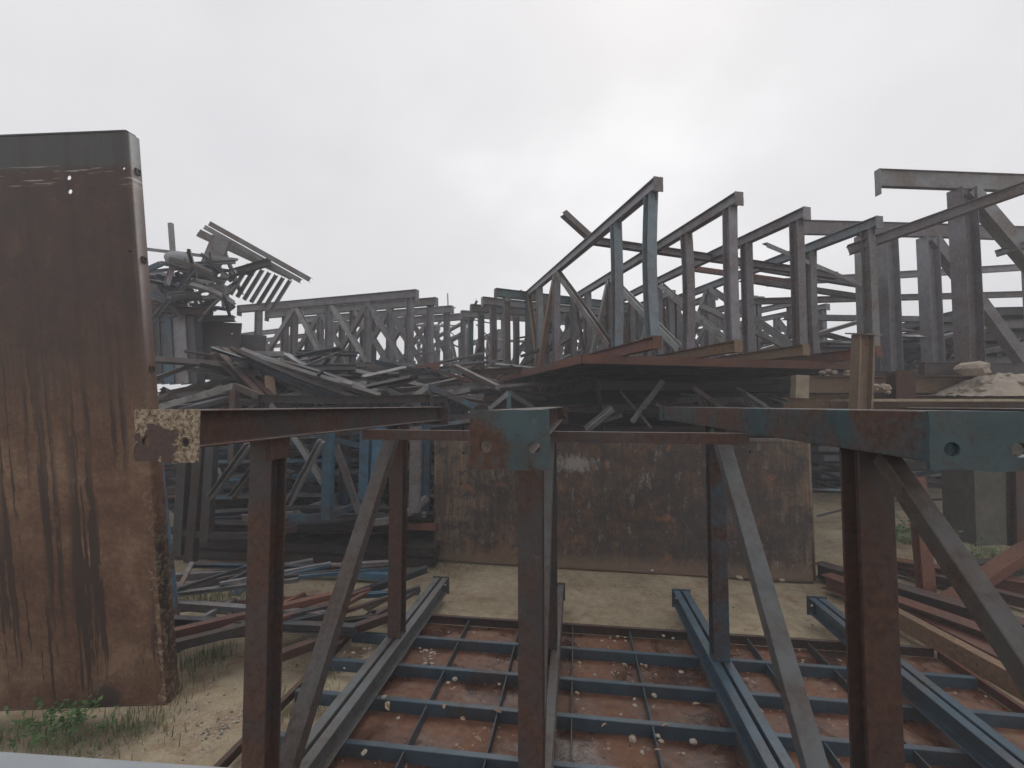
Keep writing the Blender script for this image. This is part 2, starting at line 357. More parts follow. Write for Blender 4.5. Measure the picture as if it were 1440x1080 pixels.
def ground_mat():
    m, nt, b = new_mat('sandy_dirt'); v, _ = coords(nt, False, world=True)
    n1 = nnoise(nt, v, .55, 8, .6, .5); n2 = nnoise(nt, v, 7, 10, .8); n3 = nnoise(nt, v, 48, 8, .85)
    c = ramp(nt, mathn(nt, 'ADD', mathn(nt, 'MULTIPLY', n1, .35), mathn(nt, 'ADD', mathn(nt, 'MULTIPLY', n2, .33), mathn(nt, 'MULTIPLY', n3, .32))),
             [(.38, (.12, .088, .054)), (.455, (.25, .198, .128)), (.53, (.36, .295, .195)), (.61, (.47, .405, .29))])
    vo = nt.nodes.new('ShaderNodeTexVoronoi'); vo.inputs['Scale'].default_value = 30; nt.links.new(v, vo.inputs['Vector'])
    peb = ramp(nt, vo.outputs['Distance'], [(.10, 1.0), (.24, 0.0)])
    pm = ramp(nt, n2, [(.46, 0.1), (.62, .7)])
    c = mix(nt, mathn(nt, 'MULTIPLY', peb, pm), c, (.46, .40, .31))
    gf = ramp(nt, nnoise(nt, v, .9, 7, .7, .4), [(.56, 0.0), (.68, .6)])
    c = mix(nt, mathn(nt, 'MULTIPLY', gf, n2), c, (.075, .095, .030))
    rf = ramp(nt, nnoise(nt, v, 1.7, 8, .75), [(.53, 0.0), (.62, .55)])
    c = mix(nt, rf, c, (.19, .095, .055))
    nt.links.new(c, b.inputs['Base Color']); b.inputs['Roughness'].default_value = .92
    bump(nt, b, mathn(nt, 'ADD', mathn(nt, 'MULTIPLY', n2, 2), mathn(nt, 'ADD', n3, peb)), .55, .02)
    return m
M['ground'] = ground_mat()
def leaf_mat(name, a, b_):
    m, nt, b = new_mat(name); v, rnd = coords(nt)
    nt.links.new(ramp(nt, nnoise(nt, v, 7, 3), [(.35, a), (.65, b_)]), b.inputs['Base Color']); b.inputs['Roughness'].default_value = .6
    return m
M['leaf'] = leaf_mat('weed_green', (.045, .105, .03), (.10, .20, .06))
M['grass'] = leaf_mat('grass_green', (.06, .10, .025), (.17, .19, .07))
M['dryleaf'] = leaf_mat('dry_leaf', (.20, .12, .07), (.36, .25, .16))

# ------------------------------------------------------------------ ground
def ground():
    vs, fs = [], []
    xs = [-900, -300, -100, -40] + [-20+i*.4 for i in range(101)] + [40, 100, 300, 900]
    ys = [-200, -60, -20] + [-4+i*.4 for i in range(81)] + [36, 60, 120, 300, 1500]
    for y in ys:
        for x in xs:
            z = 0
            if -20 <= x <= 20 and -4 <= y <= 28:
                z = .05*noise.noise(Vector((x*.5, y*.5, 0))) + .02*noise.noise(Vector((x*1.9, y*1.9, 3)))
                if -3 < x < 4.2 and 0 < y < 6: z = min(z, 0) - .02
            vs.append((x, y, z))
    n = len(xs)
    for j in range(len(ys)-1):
        for i in range(n-1):
            a = j*n+i; fs.append((a, a+1, a+n+1, a+n))
    me = bpy.data.meshes.new('ground'); me.from_pydata(vs, [], fs)
    for p in me.polygons: p.use_smooth = True
    tag(link('ground', me, M['ground']), kind='structure')
ground()

# ------------------------------------------------------------------ formwork unit: base panel with ribs + trusses
def unit(M0, label, xs, truss, panel, ribs, mats, group='formwork trusses dumped in the yard', H=2.81, rib_h=.12, ch=.19, bc=.2,
         pw=.14, holes=False, cw=.2, seed=0, post_kind='I', skin=True, bev=False, end_plate=.25, bendy=0, name='formwork_truss_unit'):
    r = random.Random(seed)
    root = empty(name, M0, label, 'formwork truss', group)
    def mk(k): 
        a = mats[k]; return M[r.choice(a)] if isinstance(a, list) else M[a]
    def fin(o):
        if bev: bevel(o)
        return o
    if panel:
        x0, x1, y0, y1 = panel
        if skin:
            sx0 = x0 if skin is True else skin
            link('skin_plate', box_mesh(sx0, x1-.004, y0+.004, y1-.004, 0, .012, M[mats['skin']]), None, root)
        for (a, b) in (((x0, y0), (x1, y0)), ((x1, y0), (x1, y1)), ((x1, y1), (x0, y1)), ((x0, y1), (x0, y0))):
            fin(beam('edge_rib', (a[0], a[1], rib_h/2+.006), (b[0], b[1], rib_h/2+.006), 'L', .05, rib_h, mk('edge'), root, t=.01))
        for yy in ribs[1]:
            fin(beam('cross_rib', (x0+.03, yy, rib_h/2+.004), (x1-.03, yy, rib_h/2+.004), 'L', .055, rib_h-.006, mk('rib'), root, t=.01, segs=10, bow=(r.uniform(-.012, .012), 0)))
        ly = [y0]+sorted(ribs[1])+[y1]
        for xx in ribs[0]:
            fin(beam('long_rib', (xx, y0+.03, rib_h/2+.001), (xx, y1-.03, rib_h/2+.001), 'box', .014, rib_h-.02, mk('rib'), root))
    zb = rib_h+.008 if panel else 0
    for i, x in enumerate(xs):
        t = truss[i] if isinstance(truss, list) else truss
        jy = t.get('jy', 0); hh = H - zb; dz = t.get('dz', 0)
        bcz = zb+bc/2
        b = fin(beam('bottom_chord', (x, t['b'][0]+jy, bcz), (x, t['b'][1]+jy, bcz), 'CC', cw, bc, mk('bot'), root, t=.012))
        for e, s in ((t['b'][0]+jy, -1), (t['b'][1]+jy, 1)):
            pm = plate_mesh(cw+(.04 if holes else .01), bc+(.04 if holes else .02), .014, ((-.06, 0, .018), (.06, 0, .018)) if holes else (), b.data.materials[0], seed=i)
            o = link('end_plate', pm, None, b); o.matrix_local = FR[b.name].inverted() @ Matrix.Translation((x, e+s*.008, bcz))
        tz = H - ch/2
        zf = t.get('zf', 0)
        T0 = Vector((x, t['t'][0]+jy, tz+dz)); T1 = Vector((x, t['t'][1]+jy, tz+dz+zf))
        c = fin(beam('top_chord', T0, T1, t.get('tk', 'CC'), cw, ch, M[t['tm']] if 'tm' in t else mk('top'), root, t=.012, segs=8 if bendy else 1, bow=(r.uniform(-1, 1)*bendy, r.uniform(-1, 1)*bendy)))
        def ztop(y): return (T0.z + (T1.z-T0.z)*(y+jy-T0.y)/(T1.y-T0.y)) - ch/2
        for e, s in ((T0, -1), (T1, 1)):
            if t.get('noplate') and s == 1: continue
            pw_, ph_ = (.34, t.get('ph', end_plate)) if holes else (cw+.02, end_plate)
            pm = plate_mesh(pw_, ph_, .016, ((-.1, -.03, .026), (.105, -.03, .026)) if holes else (), M[t['pm']] if 'pm' in t and s < 0 else c.data.materials[0], jag=.006, n=6, seed=i)
            o = link('end_plate', pm, None, c); o.matrix_local = FR[c.name].inverted() @ Matrix.Translation((x, e.y+s*.01, e.z-(t.get('ph', end_plate)-ch)/2))
        for k, y in enumerate(t['posts']):
            lean = r.uniform(-1, 1)*bendy*.6
            fin(beam('post', (x, y+jy, zb+bc+.002), (x+lean, y+jy+lean, ztop(y)+.004), post_kind, pw, pw*1.05, M[t['pmats'][k]] if 'pmats' in t else mk('post'), root, t=.012, up=(0, 1, 0),
                     segs=6 if bendy else 1, bow=(r.uniform(-1, 1)*bendy, r.uniform(-1, 1)*bendy)))
            if k < 6:  # gusset
                g = plate_mesh(.22, .14, .01, (), mk('post')); o = link('gusset_plate', g, None, root)
                o.matrix_local = Matrix.Translation((x+cw*.32, y+jy, ztop(y)-.06)) @ Matrix.Rotation(R(90), 4, 'Z')
        for k, (ya, yb) in enumerate(t['diags']):
            zt, zb2 = ztop(ya)-.02, zb+bc+.03
            if 'dz1' in t and k == 0: zb2 = t['dz1']
            fin(beam('diagonal', (x, yb+jy, zb2), (x, ya+jy, zt), t.get('dk', 'C'), pw*(.5 if ya < 2.6 and holes else .85), pw*(.55 if ya < 2.6 and holes else .75), M[t['dmats'][k]] if 'dmats' in t else mk('diag'), root, t=.012, roll=R(t.get('dr', 90)),
                     segs=6 if bendy else 1, bow=(r.uniform(-1, 1)*bendy, r.uniform(-1, 1)*bendy)))
    return root

# ---- foreground unit
dm = dict(skin='skin', edge=['red', 'brown'], rib=['fblue', 'fblue', 'fgrey', 'fblue'], bot=['fblue', 'fgrey', 'fblue'], top='brown', post='brown', diag='fgrey')
tr = [
 dict(b=(.9, 6.5), t=(1.95, 6.2), posts=[2.68, 4.85], diags=[(4.75, 2.92)], tm='brown', pm='cement', pmats=['brown', 'brown'], dmats=['fgrey'], dk='box', dr=0),
 dict(b=(.9, 6.5), t=(1.92, 6.5), posts=[2.86, 4.85], diags=[(4.7, 2.95)], tm='brown', pm='fteal', pmats=['brown', 'dark'], dmats=['fgrey'], dk='box', dr=0),
 dict(b=(-.4, 6.5), t=(1.80, 6.95), posts=[2.44, 4.85], diags=[(4.75, 2.75), (2.3, -.1)], tm='fteal', tk='box', pm='fteal', ph=.205, pmats=['brown', 'blue'], dmats=['fgrey', 'fgrey'], dk='box', dr=0),
 dict(b=(.9, 6.5), t=(1.9, 4.6), posts=[2.5], diags=[])]
fg = unit(Matrix.Identity(4), 'nearest ribbed red base panel with four blue and brown trusses standing on it', [-1.94, -.276, 1.393, 3.08], tr,
     (-2.68, 3.95, .6, 5.8), ([-2.0, -1.35, -.70, -.05, .63, 1.30, 1.97, 2.62, 3.3], [5.25, 4.68, 4.14, 3.58, 3.02, 2.46, 1.9, 1.3]), dm,
     group='', holes=True, H=EYE-.02, pw=.15, seed=3, bev=True, skin=-2.0)

beam('cross_brace', (-1.84, 3.8, 2.565), (1.30, 3.7, 2.565), 'L', .07, .085, M['brown'], fg, t=.01)

# ---- upper right unit on its platform (T1..T4)
th = R(14)+YAW
def MM(X, Z, z, ang): return Matrix.Translation(CW(X, Z, z)) @ Matrix.Rotation(R(ang)+YAW, 4, 'Z')
gm = dict(skin='dark', edge='red', rib='dark', bot=['tan', 'red', 'tan'], top=['violet', 'grey', 'bluegrey'], post=['violet', 'grey'], diag=['pale', 'grey', 'tan'])
T = dict(b=(0, 8.2), t=(-.1, 7.9), posts=[.12, 1.4, 4.85, 6.4, 7.6], diags=[(4.72, 1.65), (4.9, 6.3), (7.5, 6.5)])
tt = []
for i in range(4):
    d = dict(T); d['jy'] = [0, .05, .2, .1][i]; d['dz'] = [.12, .08, .05, 0][i]
    d['pmats'] = [['bluegrey', 'bluegrey', 'violet', 'grey', 'teal'], ['violet', 'violet', 'grey', 'violet', 'grey'], ['violet', 'violet', 'violet', 'grey', 'grey'], ['grey', 'grey', 'violet', 'grey', 'grey']][i]
    tt.append(d)
unit(MM(2.37, 7.4, 3.58, 14), 'big truss unit raised on a rusty platform, its top chords rising to the right', [0, 1.6, 3.2, 4.8], tt,
     (-.85, 5.8, 1.1, 8.4), ([.6*i-.3 for i in range(10)], [1.7+.6*i for i in range(11)]), gm, H=2.86, rib_h=.16, pw=.17, cw=.15, seed=11, bendy=.03, end_plate=.24)

# ---- K unit, centre distance
gk = dict(skin='red', edge='red', rib='dark', bot=['brown', 'grey'], top=['grey', 'teal'], post=['grey', 'teal', 'brown'], diag=['pale', 'grey'])
tk = dict(b=(0, 7), t=(-.2, 6.6), posts=[.2, 1.6, 3.2, 4.8, 6.3], diags=[(3.1, 1.7), (4.7, 3.3), (3.2, 4.6)])
unit(MM(-.34, 14.5, 3.75, -66.6), 'distant truss unit just right of centre, its chords ending above the gap', [0, -1.25, -2.5, -3.7], tk,
     (-4, .5, .5, 6.6), ([-3, -2, -1], [2, 4, 5.5]), gk, seed=5, pw=.19, bendy=.03, ch=.26, end_plate=.34)
# ---- M unit, left middle
gmx = dict(skin='red', edge='brown', rib='dark', bot=['grey', 'brown'], top=['grey', 'violet'], post=['grey', 'violet', 'dark'], diag=['pale', 'grey', 'violet'])
tm_ = dict(b=(0, 8), t=(-.1, 8.0), posts=[.15, 1.9, 3.6, 5.2, 7], diags=[(1.9, .5), (3.5, 1.9), (5.1, 3.7), (5.2, 6.9), (1.9, 3.4)])
tms = []
for i in range(4):
    d = dict(tm_); d['jy'] = [0, -.1, -.15, -.3][i]; d['dz'] = [0, 0, -.05, -.1][i]; tms.append(d)
unit(MM(-3.4, 15.7, 4.03, 71.7), 'long level truss unit left of centre with four chord ends stepping back', [0, 1.25, 2.5, 3.8], tms,
     (-.6, 4.4, .4, 7.8), ([0, 1, 2, 3], [1, 2, 3, 4, 5, 6, 7]), gmx, seed=8, pw=.2, bendy=.025, ch=.28, end_plate=.42)
# ---- H unit, far right, tall
gh = dict(skin='tan', edge='tan', rib='brown', bot=['brown', 'dark'], top=['violet', 'grey'], post=['violet', 'grey'], diag=['grey', 'violet'])
th1 = dict(b=(.8, 7), t=(0, 7), posts=[1.85, 5.6], diags=[(2.0, 5.2)], noplate=1)
th2 = dict(b=(.5, 7), t=(.02, 7), posts=[1.75, 2.35, 3.5, 6.5], diags=[(3.6, 6.2)], noplate=1, dz=-.12)
unit(MM(7.57, 9.2, 3.45, -86), 'tallest grey truss at the right edge with a bolted end plate against the sky', [0, -2.3], [th1, th2],
     None, ([], []), gh, H=4.24, pw=.32, ch=.36, bc=.24, cw=.12, seed=21, end_plate=.54, bendy=.01)
# ---- units far behind
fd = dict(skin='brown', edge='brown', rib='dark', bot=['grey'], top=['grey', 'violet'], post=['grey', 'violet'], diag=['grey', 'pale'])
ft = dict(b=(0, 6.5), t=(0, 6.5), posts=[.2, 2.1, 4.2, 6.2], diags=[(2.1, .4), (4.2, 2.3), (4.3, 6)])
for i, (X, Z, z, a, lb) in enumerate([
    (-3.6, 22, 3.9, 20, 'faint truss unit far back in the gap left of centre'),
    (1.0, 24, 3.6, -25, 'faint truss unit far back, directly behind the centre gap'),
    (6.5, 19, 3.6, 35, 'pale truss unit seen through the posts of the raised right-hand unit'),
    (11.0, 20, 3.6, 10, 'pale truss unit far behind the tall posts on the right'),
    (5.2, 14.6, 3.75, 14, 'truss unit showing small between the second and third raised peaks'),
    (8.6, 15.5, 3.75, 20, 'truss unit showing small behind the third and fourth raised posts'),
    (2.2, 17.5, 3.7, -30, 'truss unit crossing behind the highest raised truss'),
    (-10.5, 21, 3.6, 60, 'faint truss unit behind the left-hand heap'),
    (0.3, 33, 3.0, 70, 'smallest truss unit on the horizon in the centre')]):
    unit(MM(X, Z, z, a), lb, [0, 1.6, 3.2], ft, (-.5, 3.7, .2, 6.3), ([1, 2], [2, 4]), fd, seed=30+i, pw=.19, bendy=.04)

# ------------------------------------------------------------------ flat panels in stacks
def panel(M0, label, w, d, h=.16, mats=('brown', 'dark'), group='flat form panels stacked in piles', seed=0, ribn=6):
    r = random.Random(seed)
    root = empty('form_panel', M0, label, 'form panel', group)
    link('skin_plate', box_mesh(0, w, .01, d-.01, h-.012, h, M[mats[1]]), None, root)
    m0 = M[mats[0]]
    beam('front_edge', (0, 0, h/2-.003), (w, 0, h/2-.003), 'C', .06, h, m0, root, roll=math.pi, t=.009)
    beam('back_edge', (0, d, h/2-.003), (w, d, h/2-.003), 'C', .06, h, m0, root, t=.009)
    beam('side_edge', (-.01, 0, h/2-.003), (-.01, d, h/2-.003), 'C', .05, h, m0, root, t=.009)
    beam('side_edge', (w+.01, 0, h/2-.003), (w+.01, d, h/2-.003), 'C', .05, h, m0, root, roll=math.pi, t=.009)
    for i in range(ribn):
        x = w*(i+.7)/(ribn+.4)
        beam('rib', (x, .05, h/2-.01), (x, d-.05, h/2-.01), 'box', .03, h-.03, m0, root)
    return root
ORD = ['first', 'second', 'third', 'fourth', 'fifth', 'sixth', 'seventh', 'eighth', 'ninth', 'tenth', 'eleventh', 'twelfth', 'thirteenth', 'fourteenth', 'fifteenth', 'sixteenth', 'seventeenth', 'eighteenth']
def stack(X, Z, ang, w, d, z0, z1, step, place, mats=(('brown', 'dark'), ('dark', 'dark'), ('red', 'brown')), seed=0, h=.16):
    r = random.Random(seed); z = z0; k = 0
    zs = []
    while z + h <= z1: zs.append(z); z += step
    for k, z in enumerate(zs):
        m = mats[r.randrange(len(mats))]
        pos = 'lowest' if k == 0 else ('topmost' if k == len(zs)-1 else 'middle')
        M0 = MM(X, Z, z, ang) @ Matrix.Translation((r.uniform(-.12, .12), r.uniform(-.1, .12), 0)) @ Matrix.Rotation(R(r.uniform(-1.2, 1.2)), 4, 'Z') @ Matrix.Rotation(R(r.uniform(-.5, .5)), 4, 'Y')
        lab = {'lowest': 'lowest flat panel of the %s', 'topmost': 'topmost flat panel of the %s', 'middle': ORD[k]+' flat panel from the bottom of the %s'}[pos] % place
        panel(M0, lab, w, d, h, m, 'panels in the '+place, seed*50+k)
    return zs
# under raised right unit, behind the standing panel
stack(1.9, 10.2, 14, 5.4, 5.5, 0.05, 3.5, .52, 'dark pile under the raised platform', (('dark', 'dark'), ('brown', 'dark')), 2, .2)
# under M and K units
stack(-11.6, 17.3, -14, 8.6, 4.5, .05, 3.98, .4, 'long pile under the level left-hand trusses', seed=3, h=.22)
stack(-.3, 14.8, 18, 6.5, 5.5, .05, 3.7, .42, 'pile under the trusses right of centre', seed=4, h=.2)
# left stack with its red front edge
stack(-6.3, 8.4, -6, 4.9, 2.6, .04, .50, .17, 'low dark stack left of the standing panel', (('dark', 'dark'), ('brown', 'dark')), 5, .15)
# right far background
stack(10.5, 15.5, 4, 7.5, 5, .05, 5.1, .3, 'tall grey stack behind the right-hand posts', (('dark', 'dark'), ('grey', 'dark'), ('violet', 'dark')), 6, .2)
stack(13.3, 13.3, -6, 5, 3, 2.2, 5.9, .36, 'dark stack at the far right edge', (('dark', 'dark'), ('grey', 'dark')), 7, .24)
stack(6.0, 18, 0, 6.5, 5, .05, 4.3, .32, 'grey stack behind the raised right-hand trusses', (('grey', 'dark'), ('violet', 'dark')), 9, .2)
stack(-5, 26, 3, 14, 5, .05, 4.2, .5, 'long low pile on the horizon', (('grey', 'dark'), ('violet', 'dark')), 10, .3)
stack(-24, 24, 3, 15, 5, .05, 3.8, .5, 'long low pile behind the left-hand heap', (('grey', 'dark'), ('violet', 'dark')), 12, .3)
stack(-13.5, 12.5, -4, 5.5, 3.6, .05, 3.1, .36, 'pile beside the big left-hand panel', seed=13, h=.2)

for i, (px, Z, w_, lab) in enumerate([(600, 17.5, 3.2, 'leftmost added dark sheet blocking sky under the distant trusses'), (735, 18.2, 3.4, 'second added dark sheet blocking sky under the distant trusses'), (850, 17.8, 3.6, 'added dark sheet blocking sky behind the hollow of the platform'), (990, 18.3, 3.8, 'added dark sheet blocking sky behind the right part of the platform'), (1130, 17.9, 3.6, 'rightmost added dark sheet blocking sky behind the tan beams'), (1280, 17.6, 4, 'added dark sheet blocking sky behind the piers')]):
    a = W(px, 570, Z); o = link('sky_gap_blocker', plate_mesh(w_, 3.3, .03, (), M['dark'], jag=.05, n=4, seed=i)); o.matrix_world = Matrix.Translation((a.x, a.y, 1.66)) @ Matrix.Rotation(YAW+.05*(i % 3-1), 4, 'Z') @ Matrix.Rotation(R(-6), 4, 'X'); tag(o, lab, 'sky blocking sheet', 'added dark sheets closing sky gaps under the distant piles')  # sheets added to block bright sky slivers under the piles
# ---- left middle unit on the low stack
gl = dict(skin='brown', edge='red', rib=['dark', 'brown'], bot=['dark', 'blue', 'dark'], top=['dark', 'blue'], post=['blue', 'dark', 'dark'], diag=['pale', 'grey', 'grey', 'blue'])
tl = dict(b=(0, 3.8), t=(.2, 3.6), posts=[.3, 1.9, 3.5], diags=[(1.8, .5), (3.4, 2.0)])
unit(MM(-1.35, 8.3, .58, 84), 'blue and grey truss unit on the low stack left of the standing panel', [.25, 1.4, 2.5, 3.6], tl,
     (-.05, 4.0, 0, 4.9), ([.3*i+.2 for i in range(12)], [.35*i+.3 for i in range(13)]), gl, H=2.45, seed=41, pw=.13, bendy=.05, ch=.15, bc=.12)
unit(MM(-2.6, 11.0, .3, 62), 'second dark truss unit behind the blue one on the left', [0, 1.4, 2.8], tl,
     (-.4, 3.6, 0, 4), ([.6*i for i in range(5)], [.6*i+.3 for i in range(6)]), gl, seed=42, pw=.15, bendy=.05)
unit(MM(-3.3, 12.0, .9, 75), 'third dark blue truss unit, deepest in the left-hand stack', [0, 1.1, 2.2], tl,
     (-.4, 2.8, 0, 4), ([.6*i for i in range(4)], [.6*i+.3 for i in range(6)]), gl, seed=43, pw=.15, bendy=.06)
unit(MM(-4.6, 9.6, .75, 68), 'dark blue truss unit half hidden by the big left-hand panel', [0, 1.1, 2.2], tl,
     (-.4, 2.6, 0, 3.6), ([.6*i for i in range(4)], [.6*i+.3 for i in range(5)]), gl, H=2.3, seed=44, pw=.13, bendy=.06)
# frame behind left column with gable shaped braces
def gable(px0, px1, px2, y0, ytop, y2, Z, lab, ma='pale', mb='blue', s=.12):
    a, b, c = W(px0, y0, Z), W(px1, ytop, Z-.05), W(px2, y2, Z)
    root = empty('gable_frame', a, lab, 'steel frame', 'steel frames leaning over the left-hand pile')
    I = root.matrix_world.inverted()
    beam('rafter', I@a, I@b, 'L', s, s, M[ma], root, t=.012); beam('rafter', I@b, I@c, 'L', s, s, M[mb], root, t=.012)
    d = Vector((b.x, b.y, b.z-1.5)); beam('strut', I@b, I@d, 'C', s, s, M['teal'], root)
    beam('tie', I@(a+Vector((0, .05, -.2))), I@(c+Vector((0, .05, -.2))), 'C', s*.7, s, M[mb], root)
    return root
gable(440, 503, 580, 575, 543, 585, 9.5, 'pale topped gable frame behind the left-hand chord, left of two')
gable(556, 603, 668, 578, 543, 572, 9.8, 'pale topped gable frame behind the left-hand chord, right of two')
gable(222, 330, 420, 574, 543, 580, 9.0, 'long shallow gable frame close to the big left-hand panel', 'pale', 'brown')
gable(688, 716, 760, 575, 552, 580, 9.4, 'small pale strut frame right at the centre plate', 'pale', 'dark', .09)

# ---- loose beams placed one by one: px0,py0,Z0, px1,py1,Z1, kind,w,h,mat,label
def loose(a, b, kind, w, h, mat, label, cat='steel beam', name='steel_beam', group='loose steel lying about the yard', t=.012, roll=0, bow=(0, 0), twist=0, segs=1):
    p, q = W(*a), W(*b); o = beam(name, p, q, kind, w, h, M[mat], None, t, roll=R(roll), segs=segs, bow=bow, twist=twist)
    return tag(o, label, cat, group)
LB = [
 # heap left of centre
 ((308, 492, 10.2), (385, 572, 9.0), 'CC', .34, .16, 'brown', 'wide brown double channel sliding down in the left-hand heap'),
 ((330, 498, 10.6), (400, 498, 10.8), 'C', .16, .12, 'pale', 'short pale channel across the top of the left-hand heap'),
 ((378, 530, 9.6), (383, 572, 9.3), 'C', .18, .1, 'tan', 'short pinkish upright stub in the left-hand heap'),
 ((258, 520, 11), (205, 535, 10), 'L', .10, .05, 'pale', 'thin pale strip beside the big left-hand panel'),
 ((400, 500, 11), (500, 560, 9.5), 'I', .2, .14, 'grey', 'grey beam sloping right in the left-hand heap'),
 ((350, 500, 11.2), (470, 570, 9.6), 'C', .14, .1, 'violet', 'violet grey channel sloping in the left-hand heap'),
 ((372, 520, 10.2), (452, 570, 9.5), 'C', .12, .1, 'grey', 'narrow grey channel lying along the sloping beams'),
 ((430, 540, 10.6), (350, 575, 9.2), 'L', .09, .05, 'pale', 'thin pale bar crossing the left-hand heap'),
 ((360, 540, 10.4), (520, 545, 11), 'I', .16, .14, 'brown', 'level brown beam through the left-hand heap'),
 ((480, 532, 12), (640, 522, 12.4), 'I', .2, .3, 'grey', 'deep grey beam under the level trusses'),
 ((590, 521, 12.4), (620, 517, 12.2), 'C', .2, .25, 'red', 'short reddish channel at the tip of the deep grey beam'),
 ((640, 515, 13.2), (700, 545, 11), 'C', .14, .12, 'brown', 'rusty channel sloping down in the centre gap'),
 ((650, 525, 13), (735, 520, 12.4), 'I', .2, .16, 'brown', 'brown beam bridging the centre gap'),
 ((600, 548, 11.5), (690, 540, 12), 'I', .16, .14, 'violet', 'grey beam low in the centre gap'),
 ((590, 562, 11), (660, 548, 11.5), 'C', .12, .1, 'pale', 'pale bar low in the centre gap'),
 ((640, 560, 11), (680, 556, 11.2), 'C', .1, .1, 'grey', 'short grey stub low in the centre gap'),
 # bars over the raised right unit
 ((792, 300, 10.2), (836, 340, 10.6), 'C', .16, .14, 'grey', 'short slanting stub sticking up left of the highest truss'),
 ((828, 338, 10.4), (1175, 388, 11.2), 'I', .16, .16, 'violet', 'long brace lying through the raised trusses below their peaks'),
 ((1040, 372, 12), (1240, 405, 12.5), 'C', .16, .16, 'violet', 'upper of two thin chords among the raised posts'),
 ((1040, 392, 12.4), (1225, 420, 12.8), 'C', .14, .14, 'grey', 'lower of two thin chords among the raised posts'),
 ((975, 378, 13), (1120, 398, 13), 'C', .12, .14, 'red', 'reddish bar among the raised trusses'),
 ((1075, 345, 9.0), (1230, 410, 12), 'L', .1, .1, 'grey', 'thin slanting bar between raised posts'),
 ((1080, 398, 14), (1500, 372, 15), 'CC', .18, .2, 'violet', 'long near-level rail behind the tall right-hand posts, higher of three'),
 ((1060, 424, 14), (1500, 412, 15), 'CC', .18, .18, 'grey', 'long near-level rail behind the tall right-hand posts, middle of three'),
 ((1100, 446, 13.5), (1500, 452, 14), 'C', .18, .16, 'violet', 'long near-level rail behind the tall right-hand posts, lowest of three'),
 ((985, 430, 12), (1130, 500, 11.4), 'C', .14, .12, 'pale', 'pale diagonal between the second and third raised posts, leaning'),
 # long sloping chord at the right
 ((1193, 352, 9.0), (1480, 250, 7.6), 'CC', .2, .18, 'violet', 'long grey chord rising to the right across the tall posts'),
 ((1400, 357, 9.6), (1480, 333, 9.0), 'CC', .16, .12, 'violet', 'short chord end at the far right edge below the long one'),
 # right stack column and tan beams
 ((1128, 541, 9.5), (1500, 541, 9.5), 'I', .22, .34, 'tan', 'upper tan rusty beam under the rubble on the right'),
 ((1102, 565, 9.3), (1500, 566, 9.3), 'I', .26, .28, 'tan', 'lower tan rusty beam crusted with dirt on the right'),
 # right ground
 ((1330, 850, 6.6), (1500, 735, 7.2), 'C', .22, .14, 'red', 'red brown bar leaning up toward the right edge'),
 ((1303, 838, 7.0), (1288, 670, 7.2), 'I', .17, .17, 'red', 'short red brown post standing right of the blue topped column'),
 ((1432, 770, 7.2), (1430, 640, 7.2), 'I', .17, .17, 'brown', 'dark brown post at the right edge'),
 # blue bar behind big left panel
 ((206, 515, 5.4), (250, 930, 5.4), 'L', .10, .08, 'strip', 'blue strip standing behind the edge of the big left-hand panel'),
]
for a, b, k, w_, h_, m_, lab in LB:
    loose(a, b, k, w_, h_, m_, lab)
# columns of the leaning pile at left
for i, (x, m_, wd) in enumerate([(213, 'red', .3), (226, 'dark', .2), (240, 'blue', .28), (258, 'violet', .34), (275, 'dark', .2)]):
    loose((x-4, 424+i*3, 12), (x+2, 540, 12), 'C', wd*1.35, .26, m_, ['reddish', 'narrow dark', 'blue grey', 'wide violet grey', 'dark'][i]+' upright channel in the row beside the big left-hand panel', group='upright channels beside the big panel')
for (x0, y0, x1, y1, Z, m_, lab) in [(300, 452, 300, 535, 12.4, 'dark', 'large dark plate set upright right of the channel row'), (338, 470, 338, 530, 12.9, 'dark', 'second dark plate behind the sloping brown channel'), (228, 392, 228, 450, 12.9, 'violet', 'slate plate standing inside the upper left heap')]:
    a = W(x0, y1, Z); hgt = (W(x0, y0, Z)-a).z
    o = link('steel_plate', plate_mesh(1.25, hgt, .05, ((.4, hgt*.3, .03),), M[m_], jag=.03, n=5)); o.matrix_world = Matrix.Translation(a+Vector((0, 0, hgt/2))) @ Matrix.Rotation(YAW+.25, 4, 'Z') @ Matrix.Rotation(R(-8), 4, 'X'); tag(o, lab, 'steel plate')
loose((205, 432, 11.8), (300, 440, 11.8), 'I', .3, .2, 'brown', 'brown beam laid over the upright channels'); loose((205, 450, 11.9), (330, 448, 12.4), 'I', .3, .14, 'grey', 'grey beam under the brown one above the upright channels')
